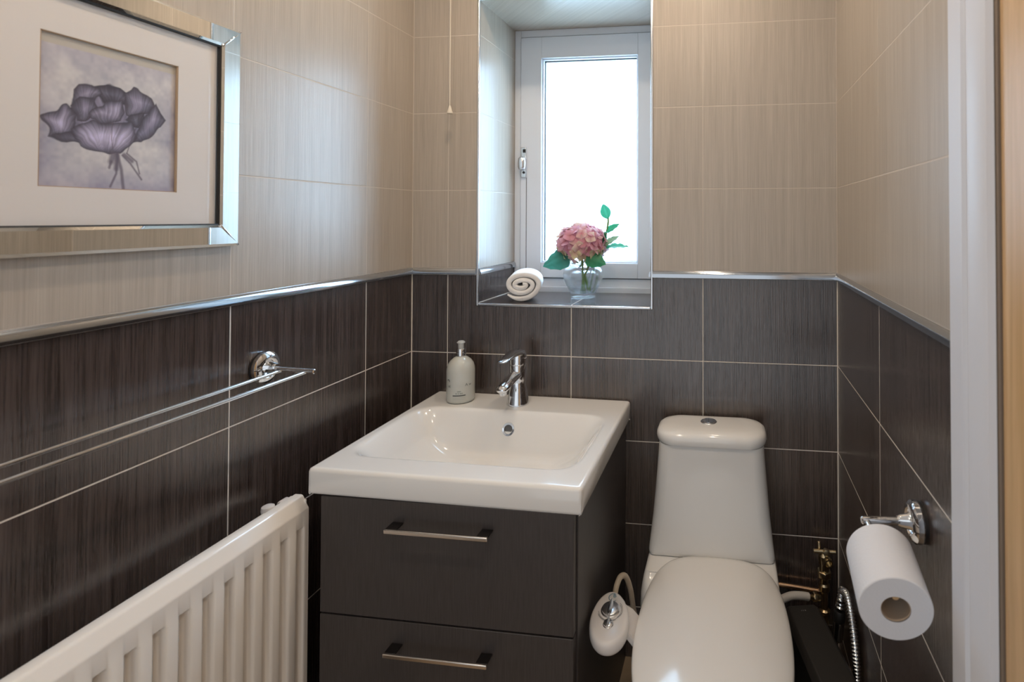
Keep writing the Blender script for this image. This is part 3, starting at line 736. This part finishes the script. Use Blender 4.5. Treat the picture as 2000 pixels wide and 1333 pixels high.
# shelf behind the seat that carries the cistern
rings = [ring_rr(tcx, 0.150, -0.24, -0.014, 0.03, -0.96), ring_rr(tcx, 0.178, -0.26, -0.014, 0.03, -0.88), ring_rr(tcx, 0.183, -0.255, -0.012, 0.03, -0.83), ring_rr(tcx, 0.1825, -0.245, -0.012, 0.026, -0.805), ring_rr(tcx, 0.1805, -0.230, -0.012, 0.023, -0.788), ring_rr(tcx, 0.1785, -0.215, -0.012, 0.02, -0.776), ring_rr(tcx, 0.1765, -0.20, -0.014, 0.018, -0.769), ring_rr(tcx, 0.173, -0.20, -0.016, 0.015, -0.7665)]
mk('cistern_shelf', G().loft(rings), M['ceramic'], toi, smooth=60)

# ================================================================== BIDET CONTROL
bd = thing('bidet_control', 'white oval bidet attachment panel with two grey dials beside the seat', 'bidet', (0.762, -0.44, -0.76))
bc = V((0.7640, -0.434, -0.716))
ang = math.radians(8)
A_ = V((math.cos(ang), math.sin(ang), 0)); B_ = V((-math.sin(ang), math.cos(ang), 0))
tilt = V((0, -0.10, 1)).normalized(); B_ = (B_ - tilt * B_.dot(tilt)).normalized()
def egg(s, h, n=48):
    o_ = []
    for i in range(n):
        t = 2 * math.pi * i / n; x = math.cos(t) * 0.0440 * (1 - 0.13 * math.sin(t)); y = math.sin(t) * 0.073
        o_.append(bc + A_ * (x * s) + B_ * (y * s + (s - 1) * 0.0) + tilt * h)
    return o_
rings = [egg(0.90, -0.034), egg(0.96, -0.028), egg(1.0, -0.020), egg(1.0, -0.012), egg(0.985, -0.006), egg(0.94, -0.002), egg(0.85, 0.0), egg(0.5, 0.001), egg(0.1, 0.001)]
mk('control_panel', G().loft(rings), M['plastic'], bd, smooth=60)
def dial(cx_, cy_, r, h, fin):
    c = bc + A_ * cx_ + B_ * cy_ + tilt * 0.0005
    d = mk('dial', G().lathe(c, tilt, [(r * 1.12, 0), (r * 1.12, h * 0.15), (r, h * 0.25), (r * 0.98, h * 0.55), (r * 0.9, h * 0.62), (0, h * 0.62)], 40, cap1=False), M['satin'], bd, smooth=40)
    dirv = (B_ * 0.95 + A_ * 0.12).normalized(); sd = dirv.cross(tilt).normalized()
    rings_ = []
    for hh, w_, l_ in ((h * 0.55, r * 0.30, fin), (h * 1.0, r * 0.20, fin), (h * 1.2, r * 0.06, fin * 0.85)):
        rings_.append([c + tilt * hh + sd * w_ * math.cos(t) + dirv * l_ * math.sin(t) for t in (2 * math.pi * i / 20 for i in range(20))])
    mk('grip', G().loft(rings_), M['satin'], d, smooth=40)
dial(0.001, 0.013, 0.0195, 0.012, 0.022)
dial(-0.001, -0.024, 0.0105, 0.009, 0.013)
g = G()
for rr_, s0, s1 in ((0.0265, 185, 330), (0.0285, 200, 300), (0.0275, -30, 40), (0.0250, -50, 30)):
    R2 = [[bc + A_ * (0.001 + q * math.cos(t)) + B_ * (0.013 + q * math.sin(t) * 1.05) + tilt * 0.0019 for t in [math.radians(s0 + (s1 - s0) * i / 20) for i in range(21)]] for q in (rr_ - 0.0004, rr_ + 0.0004)]
    g.loft(R2, False, False, closed=False)
mk('scale_marks', g, M['inkgrey'], bd)
pf = lambda cx_, cy_: (lambda x, y: bc + A_ * (cx_ + x) + B_ * (cy_ + y) + tilt * 0.0022)
text_part('logo', 'B', 0.014, M['teal'], bd, pf(0.008, 0.052))
g = G(); R2 = [[pf(0.0055, 0.048)(q * math.cos(t), q * math.sin(t)) for t in [math.radians(70 + 230 * i / 20) for i in range(21)]] for q in (0.0105, 0.0118)]
g.loft(R2, False, False, closed=False); mk('logo_ring', g, M['teal'], bd)
text_part('logo', 'ııııı', 0.005, M['whitedot'], bd, pf(0.012, 0.040))
g = G(); p0 = bc + A_ * 0.030 + tilt * -0.006
g.loft([[V(q) for q in r] for r in (
    [(0.788, -0.450, -0.748), (0.788, -0.380, -0.748), (0.788, -0.380, -0.724), (0.788, -0.450, -0.724)],
    [(0.806, -0.442, -0.762), (0.806, -0.370, -0.762), (0.806, -0.370, -0.742), (0.806, -0.442, -0.742)],
    [(0.8205, -0.436, -0.785), (0.8205, -0.362, -0.785), (0.8205, -0.362, -0.7645), (0.8205, -0.436, -0.7645)])])
mk('mounting_arm', g, M['plastic'], bd, bevel=0.003)
hs = tag(mk('bidet_hose', G().tube(catmull([(.758,-.353,-.730),(.7595,-.337,-.715),(.765,-.315,-.708),(.774,-.295,-.722),(.783,-.28,-.765),(.79,-.26,-.84), (0.80, -0.20, -0.93), (0.82, -0.13, -1.02), (0.83, -0.12, -1.155)], 8), 0.0068, 14), M['hosebeige'], smooth=60),
         'beige hose arching from the bidet panel down behind the toilet', 'hose')

# ================================================================== PIPEWORK IN THE CORNER
vx, vy_ = 1.303, -0.034
vl = thing('isolation_valve', 'aged brass drain valve with T handle on the pipe in the corner', 'valve', (vx, vy_, -0.96))
mk('pipe', G().rod((vx, vy_, -FZ), (vx, vy_, -0.885), 0.0105), M['brass'], vl, smooth=40)
g = G().lathe((vx, vy_, -0.952), (0, 0, 1), [(0.015, 0), (0.017, 0.003), (0.017, 0.009), (0.0115, 0.013)], 8)
mk('compression_nut', g, M['brass'], vl, smooth=30)
g = G().lathe((vx, vy_, -0.890), (0, 0, 1), [(0.013, 0), (0.0155, 0.003), (0.0155, 0.018), (0.012, 0.023), (0.0115, 0.045), (0.013, 0.048)], 20)
mk('compression_fitting', g, M['brass'], vl, smooth=30)
mk('hex_nut', G().lathe((vx, vy_, -0.850), (0, 0, 1), [(0.0185, 0), (0.0205, 0.002), (0.0205, 0.017), (0.0185, 0.019)], 6), M['brass'], vl, bevel=0.001)
g = G().lathe((vx, vy_, -0.832), (0, 0, 1), [(0.0135, 0), (0.0135, 0.020), (0.016, 0.026), (0.0165, 0.044), (0.011, 0.052)], 20)
g.lathe((vx + 0.004, vy_ - 0.006, -0.7965), (0.25, -1, -0.15), [(0.0125, 0), (0.0135, 0.012), (0.0135, 0.018), (0.0095, 0.0185), (0.009, 0.010)], 24)
mk('valve_body', g, M['brass'], vl, smooth=35)
g = G().rod((vx + 0.002, vy_ - 0.004, -0.790), (vx + 0.002, vy_ - 0.008, -0.766), 0.005)
g.rod((vx - 0.032, vy_ - 0.009, -0.7725), (vx + 0.032, vy_ - 0.009, -0.7725), 0.0052).lathe((vx + 0.004, vy_ - 0.010, -0.7725), (0, -1, 0), [(0.009, 0), (0.010, 0.003), (0.009, 0.009), (0.004, 0.010)], 20)
g.rod((vx - 0.014, vy_ - 0.001, -0.775), (vx - 0.014, vy_ + 0.004, -0.752), 0.005)
mk('t_handle', g, M['brass'], vl, smooth=40)
tag(mk('copper_pipe', G().rod((1.155, -0.016, -0.893), (1.2935, -0.020, -0.9015), 0.0065), M['copper'], smooth=40), 'thin horizontal copper pipe on the wall behind the white supply hose', 'pipe')
wh = thing('supply_hose', 'short white supply hose joining the toilet to the brass valve', 'hose', (1.23, -0.07, -0.93))
mk('hose', G().tube(catmull([(1.150, -0.09, -0.915), (1.175, -0.085, -0.893), (1.205, -0.075, -0.885), (1.235, -0.065, -0.889), (1.255, -0.058, -0.895)], 8), 0.0105, 16), M['hosew'], wh, smooth=60)
mk('hose_tail', G().rod((1.254, -0.058, -0.895), (1.272, -0.050, -0.900), 0.0065), M['brass'], wh, smooth=40)
mk('hose_nut', G().lathe((1.268, -0.0500, -0.899), (0.9, 0.3, -0.25), [(0.011, 0), (0.0125, 0.002), (0.0125, 0.013), (0.009, 0.015), (0.009, 0.024)], 6), M['brass'], wh, bevel=0.0008)
# flexible metal hose with its connector near the right wall
mh = thing('flexible_metal_hose', 'chrome corrugated hose hanging on the right wall under the paper roll', 'hose', (1.315, -0.25, -FZ))
base = V((1.325, -0.135, -0.905))
up_ = V((0.10, 0.02, 1)).normalized()
base = V((1.318, -0.14, -0.945))
g = G().lathe(base, up_, [(0.013, 0), (0.0145, 0.004), (0.0145, 0.05)], 24)
mk('connector_sleeve', g, M['satin'], mh, smooth=40)
g = G().lathe(base + up_ * 0.05, up_, [(0.0150, 0), (0.0155, 0.004), (0.0150, 0.024), (0.0125, 0.028)], 24)
mk('connector_collar', g, M['black'], mh, smooth=40)
g = G()
for i in range(3): g.lathe(base + up_ * (0.082 + i * 0.009), up_, [(0.0095, 0), (0.0125 - i * 0.001, 0.003), (0.0125 - i * 0.001, 0.006), (0.0095, 0.009)], 24)
mk('connector_thread', g, M['chrome'], mh, smooth=40)
path = catmull([base + up_ * 0.108, base + up_ * 0.128 + V((0.001, 0, 0)), V((1.331, -0.165, -0.800)), V((1.332, -0.205, -0.785)), V((1.332, -0.255, -0.81)), V((1.333, -0.290, -0.87)), V((1.333, -0.300, -0.95)), V((1.333, -0.295, -1.05)), V((1.333, -0.28, -FZ + 0.012))], 26)
L = 0; rr2 = []; pts2 = []
cum = [0]
for p, q in zip(path, path[1:]): cum.append(cum[-1] + (q - p).length)
ns = int(cum[-1] / 0.0011); j = 0
for i in range(ns + 1):
    s = cum[-1] * i / ns
    while j < len(cum) - 2 and cum[j + 1] < s: j += 1
    t = (s - cum[j]) / max(1e-9, cum[j + 1] - cum[j])
    pts2.append(path[j].lerp(path[j + 1], t)); rr2.append(0.0090 + 0.0015 * math.cos(2 * math.pi * s / 0.0070))
mk('corrugated_hose', G().tube(pts2, rr2, 14), M['chrome'], mh, smooth=70)
tag(mk('pipe_stub', G().lathe((1.345, -0.075, -1.075), (-1, -0.6, 0.1), [(0.010, 0), (0.010, 0.03), (0.012, 0.032), (0.012, 0.045)], 16), M['brass'], smooth=40), 'small brass pipe end low on the right wall behind the metal hose', 'pipe')

# ================================================================== TOILET ROLL AND HOLDER
hy, hz = -0.690, -0.319
ho = thing('toilet_roll_holder', 'chrome wall-mounted holder carrying the toilet roll', 'toilet roll holder', (W, hy, hz - 0.035))
mk('gasket', G().lathe((W, hy, hz), (-1, 0, 0), [(0.0315, 0), (0.0315, 0.005)], 48), M['black'], ho, smooth=40)
g = G().lathe((W, hy, hz), (-1, 0, 0), [(0.031, 0.005), (0.033, 0.008), (0.0325, 0.016), (0.027, 0.021), (0.021, 0.022), (0.0195, 0.0185), (0.016, 0.018), (0.012, 0.024), (0.0095, 0.036), (0.0075, 0.04)], 48)
mk('wall_flange', g, M['chrome'], ho, smooth=35)
mk('arm', G().rod((W - 0.018, hy, hz), (1.252, hy - 0.004, hz - 0.001), 0.0065), M['chrome'], ho, smooth=40)
mk('roll_bar', G().tube(catmull([(1.262, hy - 0.002, hz - 0.001), (1.262, hy - 0.03, hz - 0.004), (1.2615, -0.78, hz - 0.011), (1.261, -0.848, -0.3375)], 6), 0.0048, 16), M['chrome'], ho, smooth=50)
ro = thing('toilet_roll', 'white toilet paper roll hanging from the chrome holder', 'toilet roll', (1.2615, -0.80, -0.404))
rc = (1.2600, -0.852, -0.3520)
axr = V((0, 1, 0))
g = G().lathe(rc, (0.045, 1, 0.17), [(0.0198, 0.0), (0.0478, 0.0), (0.0488, 0.001), (0.0490, 0.004), (0.0492, 0.05), (0.0490, 0.098), (0.0478, 0.101), (0.0198, 0.101)], 72, cap0=False, cap1=False)
mk('paper', g, M['paper'], ro, smooth=35)
g = G().lathe(rc, (0.045, 1, 0.17), [(0.0199, 0.101), (0.0199, 0.001), (0.0187, 0.001), (0.0187, 0.101)], 48, cap0=False, cap1=False)
mk('cardboard_core', g, M['card'], ro, smooth=35)

# ================================================================== BLACK BIN
bn = thing('slim_bin', 'slim black plastic bin standing between the toilet and the corner', 'bin', (1.25, -0.30, -FZ))
def rot(p, c, a): 
    s_, c_2 = math.sin(a), math.cos(a); x, y = p[0] - c[0], p[1] - c[1]
    return (c[0] + x * c_2 - y * s_, c[1] + x * s_ + y * c_2)
ba = math.radians(12); bcn = (1.232, -0.152)
def bring(k, z, kf=0.0):
    pts = [(1.186 - k, -0.50 - k), (1.262 + k, -0.50 - k), (1.262 + k, -0.160 + min(k, 0.01)), (1.255 + k, -0.152 + min(k, 0.01)), (1.191 - k, -0.152 + min(k, 0.01)), (1.186 - k, -0.158 + min(k, 0.01))]
    return [V((*rot(p, bcn, ba), z)) for p in pts]
mk('bin_body', G().loft([bring(-0.016, -FZ), bring(-0.002, -0.875)]), M['bin'], bn, bevel=0.004)
mk('bin_lid', G().loft([bring(0.014, -0.872), bring(0.012, -0.868), bring(0.0, -0.852)]), M['bin'], bn, bevel=0.003)
def bf(x, y):
    p = rot((1.222 + x, -0.172 + y), bcn, ba); return (p[0], p[1], -0.8512)
text_part('print', 'ı ı ıı', 0.009, M['whitedot'], bn, bf)

# ================================================================== PULL CORD
pc = thing('pull_cord', 'thin white light pull cord hanging beside the window', 'pull cord', (0.1505, -0.04, 0.517))
mk('cord', G().tube([(0.1507, -0.04, CZ - 0.002), (0.1505, -0.04, 0.86), (0.1500, -0.04, 0.68), (0.1504, -0.04, 0.535)], 0.00135, 8), M['cord'], pc, smooth=60)
mk('acorn', G().lathe((0.1505, -0.04, 0.516), (0, 0, 1), [(0.004, 0.001), (0.0085, 0.0), (0.0092, 0.002), (0.0088, 0.005), (0.0065, 0.011), (0.0042, 0.019), (0.0025, 0.025), (0.001, 0.0265)], 24), M['cord'], pc, smooth=50)

# ================================================================== ROLLED TOWEL
tf = V((0.3640, 0.030, WZ0 + 0.0025)); tb = V((0.318, 0.175, WZ0 + 0.0025))
axd = (tb - tf); Lt = axd.length; axd.normalize(); sdv = V((axd.y, -axd.x, 0))
def tpt(X, Z, s): return tf + axd * (s * Lt) + sdv * X + V((0, 0, Z))
turns, r0, r1, nS = 2.6, 0.0080, 0.0545, 150
hth = 0.0090
spi = []
for i in range(nS + 1):
    t = i / nS; th = turns * 2 * math.pi * (1 - t) - 2.45
    r = r0 + (r1 - r0) * t
    r *= 1 + 0.05 * math.sin(th * 1.3 + 1) * (1 - t) + 0.02 * math.sin(3 * th)
    spi.append(V((r * math.cos(th) * 1.10, r * math.sin(th) * 0.86 * (0.55 + 0.45 * t ** 0.7))))
def off_(i, d):
    a, b = spi[max(0, i - 1)], spi[min(nS, i + 1)]; t = (b - a).normalized(); n = V((t.y, -t.x)); return spi[i] + n * d
g = G(); secs = [(0.0, 0.45), (0.012, 0.80), (0.035, 0.97), (0.08, 1.0), (0.5, 1.0), (0.94, 1.0), (0.985, 0.8), (1.0, 0.4)]
tk = lambda i: min(1.0, 0.25 + (nS - i) / nS * 14) * (0.80 + 0.20 * i / nS)
prof_s = lambda k: [off_(i, hth * k * tk(i)) for i in range(nS + 1)] + [off_(i, -hth * k * tk(i)) for i in range(nS, -1, -1)]
rings = []
zc = 0.0555
for s, k in secs: rings.append([tpt(p.x, max(0.0006, p.y + zc), s + 0.010 * math.sin(i * 0.19) * (1 if s < 0.03 else 0)) for i, p in enumerate(prof_s(k))])
g.loft(rings)
tag(mk('rolled_towel', g, M['terry'], smooth=80), 'rolled white hand towel on the window sill', 'towel')

# ================================================================== VASE AND FLOWERS
vc = V((0.533, 0.155, WZ0 + 0.0028))
vs_ = thing('glass_vase', 'small clear round glass vase on the window sill', 'vase', vc)
po_ = [(0.036, 0.0), (0.041, 0.0015), (0.043, 0.006), (0.041, 0.012), (0.0455, 0.022), (0.057, 0.042), (0.067, 0.066), (0.0695, 0.080), (0.066, 0.094), (0.057, 0.104), (0.0475, 0.110), (0.0460, 0.1165), (0.0485, 0.122)]
pi_ = [(0.0465, 0.122), (0.0440, 0.1165), (0.0455, 0.109), (0.055, 0.102), (0.064, 0.093), (0.0672, 0.080), (0.0647, 0.067), (0.0547, 0.044), (0.043, 0.025), (0.034, 0.018), (0.0, 0.017)]
g = G().lathe(vc, (0, 0, 1), po_ + pi_, 64, cap1=False)
mk('vase_body', g, M['glass'], vs_, smooth=60)
hc = V((0.531, 0.150, 0.094))
hy_ = thing('hydrangea', 'pink hydrangea bloom with green leaves standing in the glass vase', 'flower', (vc.x, vc.y, vc.z + 0.02))
def colmesh(name, faces_cols, mat, parent, smooth=180):
    off = ROOT[base_of(parent).name]; vsx = []; fs = []; cs = []
    for quad, cc in faces_cols:
        b0 = len(vsx); vsx += [V(q) - off for q in quad]; cs += cc; fs.append(tuple(range(b0, b0 + len(quad))))
    me = bpy.data.meshes.new(name); me.from_pydata(vsx, [], fs)
    ca = me.color_attributes.new('Col', 'FLOAT_COLOR', 'POINT')
    ca.data.foreach_set('color', [c for q in cs for c in (*q, 1)])
    me.materials.append(mat)
    bm = bmesh.new(); bm.from_mesh(me); bmesh.ops.remove_doubles(bm, verts=bm.verts[:], dist=1e-6); bm.to_mesh(me); bm.free()
    me.shade_smooth()
    o = bpy.data.objects.new(name, me); col.objects.link(o); o.parent = parent
    return o
def leaf(root, tip, nrm, wid, fold, c0, c1, droop=0.0, nl=10, nw=6, shape=1.0):
    root, tip, nrm = V(root), V(tip), V(nrm); ax = tip - root; L = ax.length; ax.normalize()
    sd = ax.cross(nrm).normalized(); nn = sd.cross(ax).normalized(); F = []
    def P(i, j):
        t = i / nl; s = (j / nw) * 2 - 1
        wv_ = math.sin(math.pi * min(1, t ** (0.75 * shape))) ** 0.8 * wid * 0.5 if 0 < t < 1 else 0.0004
        rip = 0.06 * wid * math.sin(t * 22) * abs(s)
        return root + ax * (L * t) + sd * (s * wv_) + nn * (abs(s) * wv_ * fold - droop * L * t * t + rip)
    def K(i, j):
        s = abs((j / nw) * 2 - 1); t = i / nl; k = 0.5 + 0.5 * math.sin(t * 40 + s * 8); k = 0.25 * k + 0.75 * s
        if s < 0.01: k = 0.9
        return tuple(a + (b - a) * k for a, b in zip(c0, c1))
    for i in range(nl):
        for j in range(nw):
            F.append(([P(i, j), P(i + 1, j), P(i + 1, j + 1), P(i, j + 1)], [K(i, j), K(i + 1, j), K(i + 1, j + 1), K(i, j + 1)]))
    return F
# bloom: florets of four overlapping petals
F = []; nf = 88; ga = math.pi * (3 - math.sqrt(5))
for i in range(nf):
    z = 1 - 1.75 * (i + 0.5) / nf; rxy = math.sqrt(max(0, 1 - z * z)); th = i * ga
    d = V((rxy * math.cos(th), rxy * math.sin(th), z))
    rad_ = 0.0745 * random.uniform(0.84, 1.0)
    c = hc + V((d.x * rad_ * 1.08, d.y * rad_ * 0.95, d.z * rad_ * 0.90))
    d = (d + V((random.uniform(-.35, .35), random.uniform(-.35, .35), random.uniform(-.25, .35)))).normalized()
    s1, s2 = frame_from(d); rt = random.uniform(0, math.pi); pink = random.random()
    ce = (0.62 + 0.1 * pink, 0.24 + 0.12 * pink, 0.28 + 0.14 * pink)
    ed = random.choice([(0.80, 0.50, 0.60), (0.84, 0.62, 0.58), (0.74, 0.38, 0.46), (0.84, 0.72, 0.58), (0.82, 0.54, 0.70), (0.86, 0.70, 0.74)])
    if z < -0.25 and random.random() < 0.6: ed = (0.72, 0.72, 0.42); ce = (0.66, 0.40, 0.34)
    Ls = random.uniform(0.019, 0.026)
    for q in range(4):
        a = rt + q * math.pi / 2 + random.uniform(-.15, .15)
        pd = s1 * math.cos(a) + s2 * math.sin(a); ps = d.cross(pd)
        cup = random.uniform(0.0, 0.55)
        def PP(t, s):
            wv_ = Ls * 0.52 * math.sin(math.pi * min(1.0, 0.12 + t * 0.80)) ** 0.7 * (1.12 if t < 0.9 else 0.8)
            return c + d * (0.002 + cup * Ls * t * t * 0.8 - s * s * 0.003 + 0.0015 * q) + pd * (Ls * t * (1 - 0.08 * s * s)) + ps * (s * wv_)
        for ti in range(3):
            for sj in range(4):
                quad = []; cc = []
                for (tt, ss) in ((ti, sj), (ti + 1, sj), (ti + 1, sj + 1), (ti, sj + 1)):
                    t, s = tt / 3, ss / 2 - 1; quad.append(PP(t, s)); k = t ** 0.8
                    cc.append(tuple(a_0 + (b_0 - a_0) * k for a_0, b_0 in zip(ce, ed)))
                F.append((quad, cc))
colmesh('bloom', F, M['petal'], hy_)
g = G()
for p in ([(vc.x + 0.004, vc.y, vc.z + 0.022), (vc.x - 0.002, vc.y, 0.0), (hc.x, hc.y, 0.045), (hc.x, hc.y, 0.08)], [(vc.x + 0.014, vc.y + 0.006, vc.z + 0.024), (vc.x + 0.006, vc.y + 0.004, -0.02), (vc.x - 0.012, vc.y, 0.02), (vc.x - 0.05, vc.y - 0.01, 0.05)],
          [(vc.x - 0.006, vc.y + 0.01, vc.z + 0.022), (vc.x + 0.0, vc.y + 0.004, -0.03), (vc.x + 0.02, vc.y, 0.02), (vc.x + 0.045, vc.y - 0.01, 0.045)]):
    g.tube(catmull(p, 8), 0.0042, 10)
mk('stem', g, M['stem'], hy_, smooth=60)
dg_, lg_ = (0.012, 0.13, 0.055), (0.035, 0.25, 0.11)
colmesh('leaf', leaf((0.494, 0.125, 0.062), (0.404, 0.105, 0.022), (0.25, -0.8, 0.5), 0.078, -0.25, (0.02, 0.14, 0.09), (0.06, 0.26, 0.20), 0.1, shape=0.8), M['leaf'], hy_)
colmesh('leaf', leaf((0.560, 0.10, 0.058), (0.626, 0.10, 0.030), (0.1, -0.9, 0.45), 0.060, -0.2, dg_, lg_, 0.05, shape=0.8), M['leaf'], hy_)
sp_ = thing('leafy_sprig', 'thin upright green leafy sprig beside the pink bloom in the vase', 'foliage', (vc.x + 0.02, vc.y + 0.02, vc.z + 0.02))
g = G().tube(catmull([(vc.x + 0.018, vc.y + 0.016, vc.z + 0.022), (vc.x + 0.03, vc.y + 0.012, -0.02), (0.575, vc.y + 0.008, 0.03), (0.604, vc.y, 0.075), (0.612, vc.y, 0.12), (0.620, vc.y, 0.165), (0.620, vc.y, 0.185)], 8), [0.0034] * 30 + [0.0034] * 19, 8)
mk('stem', g, M['stem'], sp_, smooth=60)
py = vc.y - 0.003
colmesh('leaf', leaf((0.620, py, 0.180), (0.603, py, 0.232), (0.2, -1, 0.1), 0.036, 0.15, (0.02, 0.20, 0.11), (0.05, 0.32, 0.18), 0, shape=1.15), M['leaf'], sp_)
colmesh('leaf', leaf((0.613, py, 0.135), (0.664, py - 0.01, 0.163), (-0.3, -0.8, 0.5), 0.028, 0.3, (0.02, 0.22, 0.10), (0.05, 0.36, 0.18), 0), M['leaf'], sp_)
colmesh('leaf', leaf((0.606, py, 0.080), (0.696, py - 0.01, 0.089), (0.0, -0.35, 0.9), 0.042, 0.35, (0.02, 0.24, 0.11), (0.06, 0.42, 0.22), 0.05), M['leaf'], sp_)
colmesh('leaf', leaf((0.606, py, 0.090), (0.664, py - 0.012, 0.122), (-0.2, -0.7, 0.6), 0.030, 0.3, (0.12, 0.26, 0.12), (0.34, 0.42, 0.28), 0), M['leaf'], sp_)
colmesh('leaf', leaf((0.606, py, 0.082), (0.611, py - 0.006, 0.140), (0.8, -0.7, 0.2), 0.020, 0.3, dg_, lg_, 0), M['leaf'], sp_)

# ================================================================== CEILING DOWNLIGHTS
for x, y, lb in ((0.92, -0.34, 'chrome ceiling downlight above the toilet'), (0.40, -0.40, 'chrome ceiling downlight above the basin'),
                 (0.40, -1.25, 'chrome ceiling downlight above the picture wall, away from the window'), (0.95, -1.25, 'chrome ceiling downlight beside the doorway')):
    l_ = thing('ceiling_downlight', lb, 'light', (x, y, CZ - 0.01), 'downlights in the ceiling')
    g = G().lathe((x, y, CZ), (0, 0, -1), [(0.045, 0), (0.045, 0.003), (0.040, 0.008), (0.032, 0.009), (0.031, 0.002)], 40, cap1=False)
    mk('trim_ring', g, M['chrome'], l_, smooth=40)
    mk('lens', G().lathe((x, y, CZ), (0, 0, -1), [(0.030, 0.001), (0.030, 0.005)], 32), M['glow'], l_, smooth=40)
